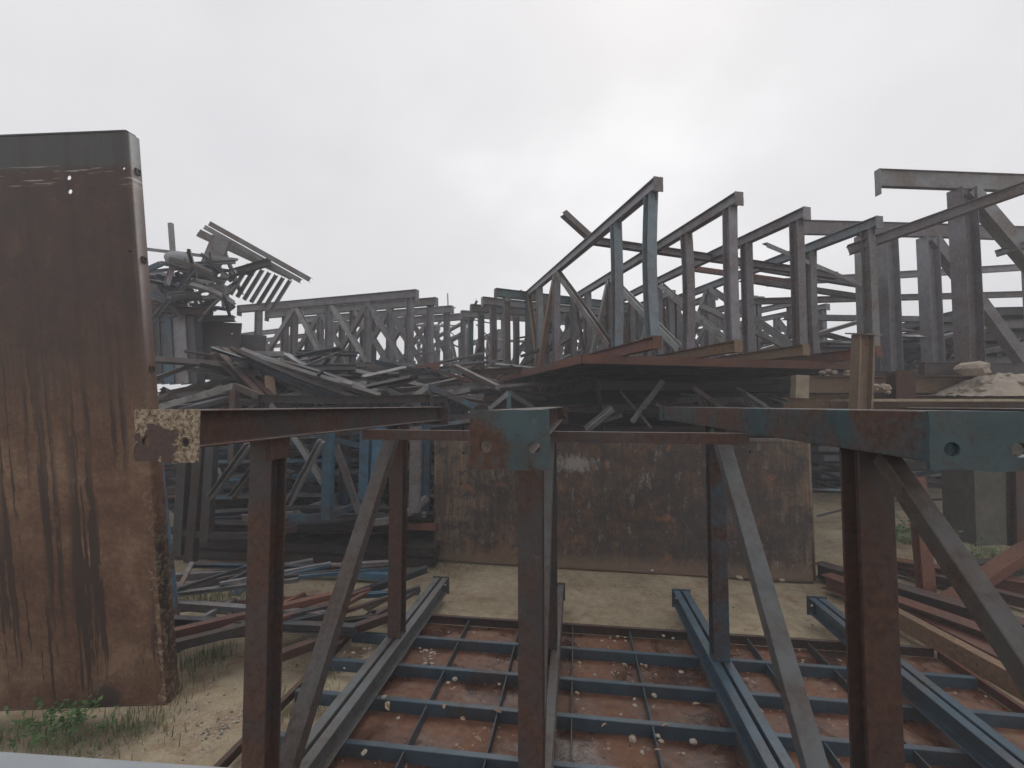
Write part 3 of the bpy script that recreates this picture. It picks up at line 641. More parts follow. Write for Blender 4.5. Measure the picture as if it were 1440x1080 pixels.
# posts low left, seen under the left chord
for i, (x0, x1, y1, m_) in enumerate([(262, 252, 780, 'dark'), (285, 268, 790, 'dark'), (300, 290, 760, 'dark'), (463, 460, 730, 'blue'), (515, 512, 700, 'strip'), (533, 528, 700, 'strip'), (585, 583, 720, 'grey')]):
    loose((x0, 600, 7.6), (x1, y1, 7.6), 'C', .16, .12, m_, ['left dark post', 'middle dark post', 'third dark post', 'blue post', 'left bright blue post', 'right bright blue post', 'grey post'][i]+' seen under the left-hand chord', group='posts standing in the left-hand stack')
for i, (a, b, m_) in enumerate([((350, 625, 7.2), (296, 700, 7.2), 'pale'), ((375, 635, 7.5), (325, 700, 7.6), 'grey'), ((452, 620, 7.2), (405, 710, 7.2), 'pale'), ((470, 620, 7.9), (505, 720, 7.9), 'grey'), ((440, 612, 7.4), (520, 630, 8.2), 'blue')]):
    loose(a, b, 'C', .12, .09, m_, ['pale diagonal nearest the big panel', 'thin grey diagonal left of the brown post', 'pale diagonal right of the brown post', 'grey diagonal sloping right behind the left truss', 'blue bar just under the left-hand chord'][i], group='diagonals in the left-hand stack')
# curved bars on top of the left stack
for i, (a, b, m_) in enumerate([((340, 728, 7.8), (470, 700, 8.6), 'pale'), ((405, 728, 7.4), (520, 700, 8.2), 'blue'), ((520, 735, 7.6), (600, 700, 8.4), 'grey'), ((240, 745, 7.6), (420, 742, 7.6), 'dark')]):
    loose(a, b, 'L', .12, .10, m_, 'bent bar lying on the low left-hand stack, '+['pale and farthest left', 'blue and curving', 'grey beside the standing panel', 'dark and straight'][i], group='bent bars on the low stack', segs=8, bow=(0, -.12))

# ---- lying flat trusses in the lower left
def lying(pts, lab, mats, s=.055, seed=0):
    r = random.Random(seed)
    (a, b, c, d) = [Vector(p) for p in pts]      # chord a-b, chord d-c
    root = empty('fallen_truss', a, lab, 'steel frame', 'frames lying on the ground at the left'); I = root.matrix_world.inverted()
    beam('chord', I@a, I@b, 'CC', s*1.5, s, M[mats[0]], root); beam('chord', I@d, I@c, 'CC', s*1.5, s, M[mats[1]], root)
    n = 3
    for i in range(n+1):
        f = i/n; p, q = a.lerp(b, f), d.lerp(c, f)
        beam('web_bar', I@(p+Vector((0, 0, .03))), I@(q+Vector((0, 0, .03))), 'L', s, s*.8, M[r.choice(mats)], root)
        if i < n:
            q2 = d.lerp(c, (i+1)/n); beam('diagonal', I@(p+Vector((0, 0, .06))), I@(q2+Vector((0, 0, .06))), 'C', s, s*.7, M[r.choice(mats)], root)
def gz(px, py, z): # world point at height z on the ray
    Zd = (EYE-z)*FPX/(py-570); return W(px, py, Zd)
GB = [
 ((1150, 800), (1500, 905), 'I', .26, .22, 'brown', 'second rusty beam lying close behind the longest one at the right'),
 ((1240, 792), (1500, 838), 'I', .26, .22, 'red', 'third rusty beam of the row lying on the ground at the right'),
 ((1255, 845), (1500, 968), 'C', .34, .10, 'red', 'flat wide rusty channel lying before the longest beam at the right'),
 ((1340, 800), (1500, 790), 'I', .2, .2, 'brown', 'brown beam lying across before the mossy pier'),
 ((1162, 816), (1500, 938), 'I', .24, .20, 'red', 'longest rusty beam lying on the ground at the right'),
 ((1262, 800), (1500, 862), 'I', .16, .14, 'brown', 'brown beam lying behind the longest rusty beam at the right'),
 ((1250, 862), (1500, 1000), 'box', .12, .2, 'tan', 'dirt covered timber baulk lying at the right edge of the red panel'),
]
for a, b, k, w_, h_, m_, lab in GB:      # steel lying on the dirt at the right
    o = beam('steel_beam', gz(*a, h_/2+.02), gz(*b, h_/2+.02), k, w_, h_, M[m_]); tag(o, lab, 'steel beam', 'loose steel lying about the yard')
lying([gz(225, 912, .22), gz(470, 862, .34), gz(520, 835, .3), gz(225, 858, .34)], 'dark fallen truss between the big panel and the brown post', ['dark', 'red', 'grey'], seed=1)
lying([gz(300, 895, .12), gz(530, 868, .2), gz(590, 832, .35), gz(300, 850, .2)], 'dark fallen truss lying right of the brown post', ['dark', 'blue', 'brown'], seed=2)
lying([gz(250, 835, .5), gz(420, 815, .55), gz(560, 800, .5), gz(270, 795, .6)], 'blue grey fallen truss under the low stack', ['grey', 'blue', 'dark'], .05, seed=3)
loose((327, 845, 6.9), (352, 815, 7.4), 'C', .13, .1, 'strip', 'short bright blue bar lying in the low frames')
loose((410, 800, 7.6), (560, 812, 7.3), 'C', .13, .1, 'strip', 'blue bar lying under the low stack')
loose((560, 832, 6.9), (400, 940, 5.4), 'C', .14, .12, 'dark', 'dark channel lying beside the red panel on its left')

for i, (a, b, m_, lab) in enumerate([
    (gz(215, 915, .3), gz(480, 850, .35), 'dark', 'lowest long thin bar fanning out behind the brown post'),
    (gz(215, 898, .33), gz(470, 838, .4), 'red', 'reddish thin bar fanning out behind the brown post'),
    (gz(215, 872, .36), gz(500, 885, .25), 'dark', 'dark bar sloping down to the right behind the brown post'),
    (gz(215, 848, .4), gz(480, 868, .3), 'grey', 'grey bar sloping down to the right behind the brown post'),
    (gz(230, 832, .4), gz(440, 790, .5), 'grey', 'upper grey bar rising behind the brown post'),
    (gz(380, 880, .2), gz(600, 800, .3), 'dark', 'long dark bar reaching from the brown post to the low stack'),
    (gz(395, 922, .15), gz(560, 862, .2), 'brown', 'brown bar on the dirt right of the brown post'),
    (gz(240, 812, .5), gz(560, 792, .45), 'violet', 'slate bar lying level under the low stack')]):
    o = beam('steel_beam', a, b, ['C', 'L', 'I'][i % 3], .10, .09, M[m_]); tag(o, lab, 'steel beam', 'thin bars fanning out at lower left')
# ---- tilted rack against the sky, upper left
def rack():
    Z = 13.0
    root = empty('tilted_rack', W(340, 380, Z), 'tilted ladder-like steel rack sticking up against the sky at left', 'steel rack'); I = root.matrix_world.inverted()
    for i, (a, b) in enumerate([((296, 315), (437, 394)), (( 289, 320), (424, 396)), ((282, 326), (412, 392)), ((279, 330), (404, 388))]):
        dz = i*.45; beam('rail', I@W(*a, Z+dz), I@W(*b, Z+dz), 'C', .12, .14, M['grey'], root)
    beam('plate_beam', I@W(312, 335, Z+.1), I@W(285, 400, Z+.1), 'C', .55, .1, M['grey'], root, roll=R(90))
    beam('plate_beam', I@W(380, 368, Z+.3), I@W(320, 386, Z+.3), 'C', .16, .2, M['grey'], root)
    for i in range(7):
        f = i/6; t0 = (350+f*58, 372+f*22); t1 = (t0[0]-26, t0[1]+42)
        beam('rung', I@W(*t0, Z+.4), I@W(*t1, Z+.2), 'C', .13, .1, M['grey'], root)
    for a, b in (((312, 345), (340, 415)), ((300, 372), (330, 395))): beam('brace', I@W(*a, Z+.5), I@W(*b, Z+.5), 'L', .09, .09, M['grey'], root)
rack()
for a, b, k, w_, lab in [((240, 314, 12.5), (243, 354, 12.5), 'C', .1, 'short upright bar sticking up above the upper left heap'),
                 ((207, 351, 12.5), (335, 366, 12.8), 'L', .09, 'long thin bar lying level on the upper left heap'),
                 ((318, 385, 12.5), (290, 430, 12.2), 'C', .18, 'thick bar leaning in the upper left heap'),
                 ((330, 368, 12.6), (262, 372, 12.6), 'C', .1, 'level bar beneath the long thin one'),
                 ((250, 360, 12.3), (300, 385, 12.3), 'tube', .14, 'pale pipe lying in the upper left heap'),
                 ((315, 402, 12.0), (318, 432, 12.0), 'C', .14, 'short pale post in the upper left heap'),
                 ((270, 395, 12.0), (300, 400, 12.1), 'tube', .16, 'fat pipe stub in the upper left heap')]:
    loose(a, b, k, w_, w_, 'grey', lab, group='bars in the upper left heap')
# pale rounded drum in the heap
def drum():
    bm = bmesh.new(); bmesh.ops.create_uvsphere(bm, u_segments=16, v_segments=10, radius=.3)
    for v in bm.verts: v.co.z *= .75; v.co.x *= 1.15; v.co += v.co.normalized()*.03*noise.noise(v.co*5)
    for f in bm.faces: f.smooth = True
    me = bpy.data.meshes.new('drum'); bm.to_mesh(me); bm.free()
    o = link('crumpled_drum', me, M['white']); o.location = W(251, 365, 12.4); tag(o, 'pale rounded crumpled lump on top of the upper left heap', 'scrap lump')
drum()
loose((1180, 563, 8.9), (1500, 563, 8.9), 'box', .5, .05, 'wood', 'thin dirty plank under the rubble on the right', cat='plank', name='timber_plank', roll=0)
# ---- random heap filler bars: (cx px range, y range, Z range)
CAMI = cam.rotation_euler.to_matrix().transposed()
def proj(p):
    v = CAMI @ (Vector(p)-Vector((0, 0, EYE))); return 720-FPX*v.x/v.z, 540+FPX*v.y/v.z
def barlabel(a, b, ln, lens, k, m, px, py, bend):
    (xa, ya), (xb, yb) = proj(a), proj(b)
    if xa > xb: xa, ya, xb, yb = xb, yb, xa, ya
    sl = math.degrees(math.atan2(ya-yb, xb-xa))
    o = 'level' if abs(sl) < 9 else 'upright' if abs(sl) > 72 else ('steeply ' if abs(sl) > 40 else 'gently ')+('rising' if sl > 0 else 'falling')
    f = (ln-lens[0])/(lens[1]-lens[0]); z = 'short' if f < .33 else 'long' if f > .66 else 'mid-length'
    fx = ((xa+xb)/2-px[0])/(px[1]-px[0]); fy = ((ya+yb)/2-py[0])/(py[1]-py[0])
    where = ('upper ' if fy < .35 else 'lower ' if fy > .65 else '')+('left' if fx < .33 else 'right' if fx > .66 else 'middle')
    col = dict(bluegrey='blue-grey', fgrey='dark grey', fblue='dull blue', grey='grey', violet='slate', dark='blackish', blue='blue', brown='brown', pale='pale', tan='tan', red='red')[m]
    return '%s %s%s %s %s at %s' % (z, 'bent ' if bend else '', col, o, {'C': 'channel', 'L': 'angle bar', 'I': 'beam'}[k], where)
def heap(n, px, py, Zr, lens, place, seed, mats, slope=60, kinds=('C', 'L', 'I', 'C'), wr=(.05, .13)):
    r = random.Random(seed)
    for i in range(n):
        Z = r.uniform(*Zr); p = W(r.uniform(*px), r.uniform(*py), Z)
        ln = r.uniform(*lens); az = r.uniform(-80, 80); el = r.gauss(0, 1)*slope*.4
        az = R(az)+YAW; el = R(el)
        d = Vector((math.cos(az)*math.cos(el), math.sin(az)*math.cos(el), math.sin(el)))
        wd = r.uniform(*wr); k = r.choice(kinds); bend = r.uniform(-.12, .12) if r.random() < .35 else 0
        a, b = p-d*ln/2, p+d*ln/2
        if min(a.z, b.z) < .05: s = .05-min(a.z, b.z); a.z += s; b.z += s
        mname = r.choice(mats)
        o = beam('scrap_bar', a, b, k, wd, wd*r.uniform(.7, 1.1), M[mname], None, .01, roll=r.uniform(0, 6), segs=5 if bend else 1, bow=(round(bend, 3), 0))
        tag(o, barlabel(a, b, ln, lens, k, mname, px, py, bend)+' in the '+place, 'scrap bar', 'scrap bars in the '+place)
heap(60, (205, 330), (375, 432), (11.2, 13.2), (.5, 1.8), 'upper left heap', 1, ['grey', 'violet', 'dark', 'blue'], 70)
def bundle(n, a, b, place, seed, mats, spread, wr=(.06, .11)):
    r = random.Random(seed); A, B = W(*a), W(*b)
    for i in range(n):
        o1 = Vector((r.gauss(0, spread), r.gauss(0, spread), r.gauss(0, spread*.6))); o2 = o1 + Vector((r.gauss(0, spread*.4), r.gauss(0, spread*.4), r.gauss(0, spread*.3)))
        s0, s1 = r.uniform(0, .12), r.uniform(.85, 1); p, q = A.lerp(B, s0)+o1, A.lerp(B, s1)+o2; k = r.choice('CLCI'); wd = r.uniform(*wr); mname = r.choice(mats); bend = r.choice([0, 0, .08, -.1])
        o = beam('bundled_bar', p, q, k, wd, wd*.9, M[mname], None, .01, roll=r.uniform(0, 1), segs=6 if bend else 1, bow=(0, bend))
        xs_, ys_ = sorted([proj(p), proj(q)])
        tag(o, barlabel(p, q, (q-p).length, (0, (B-A).length*1.2), k, mname, (min(a[0], b[0])-10, max(a[0], b[0])+10), (min(a[1], b[1])-12, max(a[1], b[1])+12), bend)+' in '+place, 'scrap bar', 'bars in '+place)
bundle(13, (315, 497, 10.2), (520, 566, 9.0), 'bundle sloping down right', 51, ['fgrey', 'violet', 'dark', 'fblue'], .18)
bundle(9, (400, 515, 10.5), (470, 575, 9.2), 'short steep bundle', 52, ['fgrey', 'dark', 'fblue'], .14)
bundle(9, (430, 572, 9.3), (650, 540, 11.5), 'bundle by centre gap', 53, ['dark', 'grey', 'blue'], .16)
bundle(8, (230, 570, 9.2), (420, 528, 11), 'bundle beside the big panel', 54, ['dark', 'brown', 'grey', 'violet'], .2)
bundle(10, (245, 735, 8.2), (600, 728, 8.2), 'bundle on the low stack', 55, ['dark', 'brown', 'blue', 'grey'], .14)
bundle(9, (250, 690, 9.0), (590, 672, 9.2), 'bundle above the low stack', 56, ['dark', 'blue', 'grey'], .2)
bundle(8, (250, 642, 9.4), (590, 640, 9.6), 'bundle in the dark stack', 57, ['dark', 'blue', 'dark'], .2)
heap(44, (215, 640), (520, 572), (9.5, 13.5), (1.0, 3.4), 'left chord heap', 2, ['fgrey', 'dark', 'brown', 'dark', 'blue', 'fblue', 'fgrey'], 32)
heap(36, (330, 480), (490, 565), (9.6, 12.5), (1.5, 3.5), 'sloping bundle', 3, ['fgrey', 'fblue', 'dark', 'grey'], 30)
heap(36, (560, 760), (505, 570), (12, 20), (1.2, 4), 'centre gap', 4, ['grey', 'violet', 'brown', 'pale', 'tan'], 40)
heap(22, (800, 1100), (560, 590), (9.2, 10.2), (.5, 1.6), 'hollow under platform', 5, ['dark', 'grey', 'pale'], 50)
heap(36, (720, 1200), (470, 515), (13, 19), (1, 3), 'raised trusses background', 6, ['grey', 'violet', 'pale', 'dark'], 55)
heap(30, (1120, 1440), (470, 525), (12, 15), (1, 3), 'litter behind right posts', 7, ['grey', 'violet', 'pale', 'tan'], 30)
heap(84, (230, 600), (590, 730), (8.6, 12), (1.0, 3.2), 'dark left stack', 8, ['dark', 'fblue', 'brown', 'blue', 'dark', 'dark', 'grey'], 45)
heap(22, (590, 700), (440, 515), (18, 30), (1.5, 5), 'far centre skyline', 9, ['grey', 'violet'], 60)
heap(26, (1150, 1440), (640, 720), (11.5, 16), (1.5, 4), 'shade below right beams', 10, ['dark', 'blue', 'dark', 'grey'], 25)

# ---- standing panels
def standing_panel(M0, w, h, d, mat, side_mat, label, holes, side_holes, rr=.05, dent=0):
    """upright form panel: skin rolled over at its edges, deep side plates, ribs behind; local X right, Z up, front faces -Y"""
    root = empty('standing_form_panel', M0, label, 'form panel')
    m = plate_mesh(w, h, .012, [(x-w/2, z-h/2, r_) for x, z, r_ in holes], M[mat], jag=.012, n=14, seed=4)
    me = m
    for v in me.vertices: v.co.x += w/2; v.co.z += h/2
    if dent:
        bm = bmesh.new(); bm.from_mesh(me)
        for k in range(1, 24):
            bmesh.ops.bisect_plane(bm, geom=bm.verts[:]+bm.edges[:]+bm.faces[:], plane_co=(w*k/24, 0, 0), plane_no=(1, 0, 0))
        for k in range(1, 9):
            bmesh.ops.bisect_plane(bm, geom=bm.verts[:]+bm.edges[:]+bm.faces[:], plane_co=(0, 0, h*k/9), plane_no=(0, 0, 1))
        for v in bm.verts: v.co.y += dent*noise.noise(Vector((v.co.x*.9, v.co.z*1.1, 5)))*min(1, 4*min(v.co.x, w-v.co.x)/w+.1)
        bm.to_mesh(me); bm.free()
    s = link('skin', me, None, root)
    # origin at bottom-left corner so that the material's zones follow the panel
    def edge(name, a, b, nx, nz, hs=()):
        a, b = Vector(a), Vector(b); n = 6
        vs, fs = [], []
        for k in range(2):
            p = (a, b)[k]
            for j in range(n+1):
                t = j/n*math.pi/2
                off = Vector((nx, 0, nz))*(rr*math.sin(t)); back = rr*(1-math.cos(t))
                vs.append((p.x+off.x, back-.006, p.z+off.z))
            vs.append((p.x+nx*rr, d, p.z+nz*rr))
        m_ = n+2
        for j in range(m_-1): fs.append((j, j+1, m_+j+1, m_+j))
        me = bpy.data.meshes.new(name); me.from_pydata(vs, [], fs)
        for p in me.polygons: p.use_smooth = True
        me.materials.append(M[mat if name != 'side_plate' else side_mat])
        o = link(name, me, None, root); so = o.modifiers.new('thick', 'SOLIDIFY'); so.thickness = .008; so.offset = 0
        return o
    edge('bottom_edge', (0, 0, 0), (w, 0, 0), 0, -1); edge('top_edge', (0, 0, h), (w, 0, h), 0, 1)
    edge('side_edge', (0, 0, 0), (0, 0, h), -1, 0); edge('side_edge', (w, 0, 0), (w, 0, h), 1, 0)
    for x in [w*i/7 for i in range(1, 7)]: beam('stiffener', (x, d*.5, .02), (x, d*.5, h-.02), 'C', d*.7, .08, M['dark'], root, up=(1, 0, 0))
    for z, in [(h*i/5,) for i in range(1, 5)]: beam('wale', (.05, d*.6, z), (w-.05, d*.6, z), 'C', .08, .06, M['dark'], root)
    for (z, r_) in side_holes:
        o = link('bolt_boss', plate_mesh(.05, .05, .01, ((0, 0, r_),), M['dark']), None, root)
        o.matrix_local = Matrix.Translation((w+rr+.008, d*.62, z)) @ Matrix.Rotation(R(90), 4, 'Z')
    return root
# left panel: lower right corner near (250,1000), upper right near (190,195)
P0 = W(-210, 1003, 4.2)
wl = (CW((222-720)/FPX*4.2, 4.2) - CW((-210-720)/FPX*4.2, 4.2)).length
hl = 4.98
Ml = Matrix.Translation(Vector((P0.x, P0.y, .0))) @ Matrix.Rotation(YAW, 4, 'Z') @ Matrix.Translation((0, 0, .06)) @ Matrix.Rotation(R(5.2), 4, 'X') @ Matrix.Rotation(R(-2.2), 4, 'Y')
standing_panel(Ml, wl, hl, .115, 'slab_left', 'slab_left', 'tall rust-streaked steel panel standing at the left edge of the yard', [(wl-.50, hl-.36, .021), (wl-.50, hl-.475, .021), (wl-.03, hl-.3, .012), (wl-.03, hl-1.0, .012)], [(hl-.3, .012), (hl-1.05, .014), (hl-2.0, .014), (2.2, .014)], rr=.022)
A = gz(612, 783, .05); B = gz(1143, 812, .05)
ang = math.atan2(B.y-A.y, B.x-A.x); wm = (B-A).length
Mm = Matrix.Translation((A.x, A.y, .06)) @ Matrix.Rotation(ang, 4, 'Z') @ Matrix.Rotation(R(-1.2), 4, 'X')
standing_panel(Mm, wm, 2.15, .25, 'slab_mid', 'slab_mid', 'wide rusty panel standing on its edge in the middle of the yard', [(.5, 1.9, .03), (.42, .9, .025), (.46, 1.35, .03), (wm-.85, 2.0, .03), (wm-.85, .95, .025)], [], rr=.06, dent=.05)

# ---- right stack: piers, column, stubs
def pier(px, py0, wpx, Z, top, lab, mat='concrete'):
    p = W(px, 570, Z); wd = wpx/FPX*Z
    bm = bmesh.new(); bmesh.ops.create_cube(bm, size=1)
    bmesh.ops.subdivide_edges(bm, edges=bm.edges, cuts=5, use_grid_fill=True)
    for v in bm.verts:
        v.co = Vector((v.co.x*wd, v.co.y*wd*.9, (v.co.z+.5)*top)); v.co += Vector((1, 1, .3))*(.035*noise.noise(v.co*2.2+Vector((px, 0, 0))))
        v.co.x *= 1.06-.03*v.co.z
    me = bpy.data.meshes.new('pier'); bm.to_mesh(me); bm.free()
    o = link('concrete_pier', me, M[mat]); o.matrix_world = Matrix.Translation((p.x, p.y, -.02)) @ Matrix.Rotation(YAW, 4, 'Z')
    tag(o, lab, 'pier', 'piers under the right-hand beams')
pier(1368, 0, 52, 9.7, 2.72, 'mossy dark block pier under the rubble on the right')
pier(1418, 0, 34, 9.5, 2.70, 'paler narrow pier right of the mossy one')
pier(1470, 0, 50, 9.9, 2.70, 'pier cut off by the right edge of the photo')
def column():
    a, b = W(1210, 585, 8.2), W(1214, 470, 8.2)
    root = empty('column_stub', a, 'rusty I column with a tilted cap plate standing above the right-hand chord', 'steel column'); I = root.matrix_world.inverted()
    beam('shaft', I@a, I@b, 'I', .27, .25, M['tan'], root, t=.03, up=(0, 1, 0), roll=R(90))
    o = link('cap_plate', plate_mesh(.38, .4, .025, (), M['grey']), None, root); o.matrix_local = Matrix.Translation(I@b) @ Matrix.Rotation(R(90), 4, 'X') @ Matrix.Rotation(R(28), 4, 'Y') @ Matrix.Rotation(R(10), 4, 'X')
column()
loose((1266, 563, 9.0), (1267, 522, 9.0), 'I', .34, .3, 'brown', 'short brown column stub right of the capped column', t=.03)
loose((1124, 560, 9.0), (1125, 528, 9.0), 'box', .24, .24, 'wood', 'pale timber block on end at the left tip of the tan beams', cat='timber block', name='timber_block')

# ---- stones
def stone_mesh(seed, flat=.7):
    bm = bmesh.new(); bmesh.ops.create_icosphere(bm, subdivisions=2, radius=1)
    o = Vector((seed*3.7, seed*1.3, 0))
    for v in bm.verts:
        n = noise.noise(v.co*1.3+o)*.35 + noise.noise(v.co*3+o)*.12; v.co *= 1+n; v.co.z *= flat
    me = bpy.data.meshes.new('stone'); bm.to_mesh(me); bm.free(); me.materials.append(M['rock']); return me
stones = [stone_mesh(i) for i in range(8)]
def stone(p, r_, lab, group, i):
    o = link('stone', stones[i % 8]); o.location = p; r_ *= .8; o.scale = (r_, r_*rng.uniform(.6, 1), r_*rng.uniform(.5, .9)); o.rotation_euler = (0, 0, rng.uniform(0, 6))
    tag(o, lab, 'stone', group)
for i, (px, py, s, where) in enumerate([(855+62, 802, .045, 'beside the foot of the standing panel, middle'), (1040, 812, .07, 'under the standing panel by the diagonal'), (1100, 816, .06, 'at the right end of the standing panel'),
        (870, 870, .02, 'small on open dirt'), (1135, 872, .03, 'on dirt near the right-hand beam')]):
    stone(gz(px, py, .03), s, 'pale stone on the dirt '+where, 'stones on the dirt', i)
r_ = random.Random(99)
def cellname(p):
    ys = [5.8, 5.25, 4.68, 4.14, 3.58, 3.02]; k = sum(1 for y in ys if p.y < y)
    row = ['beyond', 'farthest', 'second', 'third', 'fourth', 'fifth', 'nearest'][k]
    side = 'left of the left truss' if p.x < -1.94 else 'left of the centre truss' if p.x < -.276 else 'between the centre and right trusses' if p.x < 1.393 else 'right of the right truss'
    return 'in the %s row of cells, %s' % (row, side)
cell = [(815, 932), (878, 934), (860, 946), (902, 934), (958, 945), (812, 975), (892, 983), (920, 978), (893, 992), (890, 1040), (925, 1035), (930, 1042), (903, 1058), (961, 1060), (975, 1043),
        (730, 925), (630, 960), (640, 955), (702, 962), (545, 990), (540, 980), (560, 1010), (512, 1058), (1060, 960), (1240, 985), (1070, 1000), (600, 915), (592, 917)]
for i, (px, py) in enumerate(cell):
    p = gz(px, py, .035); sz = r_.uniform(.018, .042); stone(p, sz, ('tiny' if sz < .026 else 'small' if sz < .034 else 'larger')+' pale stone '+cellname(p), 'stones in the cells of the red panel', i)
for i in range(34):
    px = r_.choice([r_.uniform(846, 960), r_.uniform(590, 612), r_.uniform(480, 520)]); py = {0: r_.uniform(893, 902)}.get(0) if px > 700 else r_.uniform(908, 952)
    p = gz(px, py, .035); stone(p, r_.uniform(.015, .03), 'pebble in a cluster '+cellname(p), 'stones in the cells of the red panel', i)
# dry leaves curled on the panel
def leaf(p, s):
    me = bpy.data.meshes.new('dry_leaf')
    me.from_pydata([(0, -1, 0), (.5, -.2, .35), (.35, .6, .3), (0, 1, .1), (-.4, .5, .35), (-.5, -.3, .3), (0, 0, 0)], [], [(6, 0, 1), (6, 1, 2), (6, 2, 3), (6, 3, 4), (6, 4, 5), (6, 5, 0)])
    o = link('dry_leaf', me, M['dryleaf']); o.location = p; o.scale = (s, s, s); o.rotation_euler = (rng.uniform(-.4, .4), rng.uniform(-.4, .4), rng.uniform(0, 6)); tag(o, 'curled dry leaf '+cellname(p), 'dry leaf', 'dry leaves in the red panel')
for px, py in [(889, 1037), (936, 1020), (812, 975), (545, 995), (880, 936), (957, 1062), (1062, 1005), (640, 968), (700, 1000), (925, 1055), (850, 1020), (1090, 1050)] + [(r_.uniform(520, 1180), r_.uniform(930, 1075)) for _ in range(9)]:
    leaf(gz(px, py, .03), rng.uniform(.022, .042))
# rubble on the right-hand beams
big = link('boulder', stone_mesh(21, .8)); big.location = W(1366, 519, 8.95); big.scale = (.29, .22, .19); tag(big, 'largest pale lump of rubble on the right-hand beams', 'stone')
for i in range(46):
    px = r_.uniform(1335, 1470) if r_.random() < .75 else r_.uniform(1215, 1262); Z = r_.uniform(8.8, 9.1)
    top = 548-(px-1335)*.22 if px > 1330 else 545
    sz = r_.uniform(.05, .13); sw = 'small' if sz < .075 else 'middling' if sz < .105 else 'big'; py = r_.uniform(top-3, 556)
    wh = 'right of the capped column' if px < 1300 else 'left of the largest lump' if px < 1355 else 'under the largest lump' if px < 1385 else 'on the slope right of the largest lump' if px < 1425 else 'at the right edge of the photo'
    stone(W(px, py, Z), sz, sw+' lump of rubble '+wh+(', high in the pile' if py < 540 else ', low in the pile'), 'rubble on the right-hand beams', i)
for i in range(12): stone(W(r_.uniform(1150, 1200), r_.uniform(521, 528), 9.35), r_.uniform(.05, .12), 'lump of pale rubble left of the capped column', 'rubble left of the column', i)
def mound():
    a = W(1425, 557, 9.2); vs, fs = [], []
    n = 26
    for j in range(n):
        for i in range(n):
            u, v = i/(n-1)*2-1, j/(n-1)*2-1
            h = max(0, 1-u*u)*max(0, 1-v*v); z = h*.45 + .10*noise.noise(Vector((u*6, v*6, 1)))*h**.3 + .05*noise.noise(Vector((u*18, v*18, 1)))
            vs.append((u*1.5, v*.5, z))
    for j in range(n-1):
        for i in range(n-1): k = j*n+i; fs.append((k, k+1, k+n+1, k+n))
    me = bpy.data.meshes.new('mound'); me.from_pydata(vs, [], fs)
    o = link('rubble_mound', me, M['rock']); o.matrix_world = Matrix.Translation(a) @ Matrix.Rotation(YAW, 4, 'Z'); tag(o, kind='stuff')
mound()
# ---- gravel (uncountable)
def gravel():
    r = random.Random(5); vs, fs = [], []
    def peb(x, y, z, s):
        b = len(vs); a = r.uniform(0, 6)
        for k in range(5): vs.append((x+s*math.cos(a+k*1.257)*r.uniform(.7, 1.1), y+s*math.sin(a+k*1.257)*r.uniform(.7, 1.1), z))
        vs.append((x, y, z+s*r.uniform(.5, .9)))
        for k in range(5): fs.append((b+k, b+(k+1) % 5, b+5))
    for i in range(17000):
        px, py = r.uniform(100, 1440), 780+300*r.random()**.8
        p = gz(px, py, 0)
        if -2.75 < p.x < 4.0 and .5 < p.y < 5.85: 
            if not (p.x < -2.0) and r.random() > .10: continue
        if noise.noise(Vector((p.x*.8, p.y*.8, 7))) < r.uniform(-.35, .25): continue
        z = .05*noise.noise(Vector((p.x*.5, p.y*.5, 0))) + .02*noise.noise(Vector((p.x*1.9, p.y*1.9, 3)))-.004
        if -3 < p.x < 4.2 and p.y < 6: z = min(z, 0)-.02
        if -2.0 < p.x < 3.95 and .6 < p.y < 5.8: z = .012
        peb(p.x, p.y, z, r.uniform(.004, .02))
    me = bpy.data.meshes.new('gravel'); me.from_pydata(vs, [], fs); me.materials.append(M['rock']); me.materials.append(M['concrete']); me.materials.append(M['dryleaf'])
    me.polygons.foreach_set('material_index', [(i//5*7919) % 11 % 3 if (i//5) % 2 else 0 for i in range(len(fs))])
    tag(link('gravel', me, M['rock']), 'scattered pale gravel on the dirt', 'gravel', kind='stuff')
gravel()
# ---- grass and weeds
def blades(name, spots, mat, label, hr, wr, seed, spread):
    r = random.Random(seed); vs, fs = [], []
    for (p, n) in spots:
        for i in range(n):
            x, y = p.x+r.gauss(0, 1)*spread, p.y+r.gauss(0, 1)*spread; h = r.uniform(*hr); a = r.uniform(0, 6.3); l = r.uniform(.1, .6)*h; wd = r.uniform(*wr)
            c, s = math.cos(a), math.sin(a); b = len(vs)
            vs += [(x-s*wd, y+c*wd, -.02), (x+s*wd, y-c*wd, -.02), (x+c*l*.4+s*wd*.8, y+s*l*.4-c*wd*.8, h*.6), (x+c*l*.4-s*wd*.8, y+s*l*.4+c*wd*.8, h*.6), (x+c*l, y+s*l, h)]
            fs += [(b, b+1, b+2, b+3), (b+3, b+2, b+4)]
    me = bpy.data.meshes.new(name); me.from_pydata(vs, [], fs); o = link(name, me, M[mat]); return tag(o, label, 'grass', kind='stuff')
sp = [(gz(px, py, 0), n) for px, py, n in [(275, 830, 160), (300, 838, 160), (340, 830, 120), (245, 835, 100), (620, 790, 100), (640, 800, 60), (1270, 760, 120), (1400, 775, 160), (1370, 780, 120), (330, 905, 60), (250, 925, 60),
      (170, 1015, 160), (210, 1010, 120), (20, 1025, 120), (255, 960, 90), (275, 925, 120), (300, 915, 90), (620, 782, 160), (660, 787, 120), (720, 790, 70), (440, 965, 30), (420, 985, 40), (410, 800, 60), (100, 1030, 120), (60, 1035, 100), (1300, 790, 80), (590, 800, 60), (950, 893, 30), (925, 892, 24)]]
blades('grass_tufts', sp, 'grass', 'short thin grass tufts on the dirt', (.03, .13), (.002, .005), 3, .16)
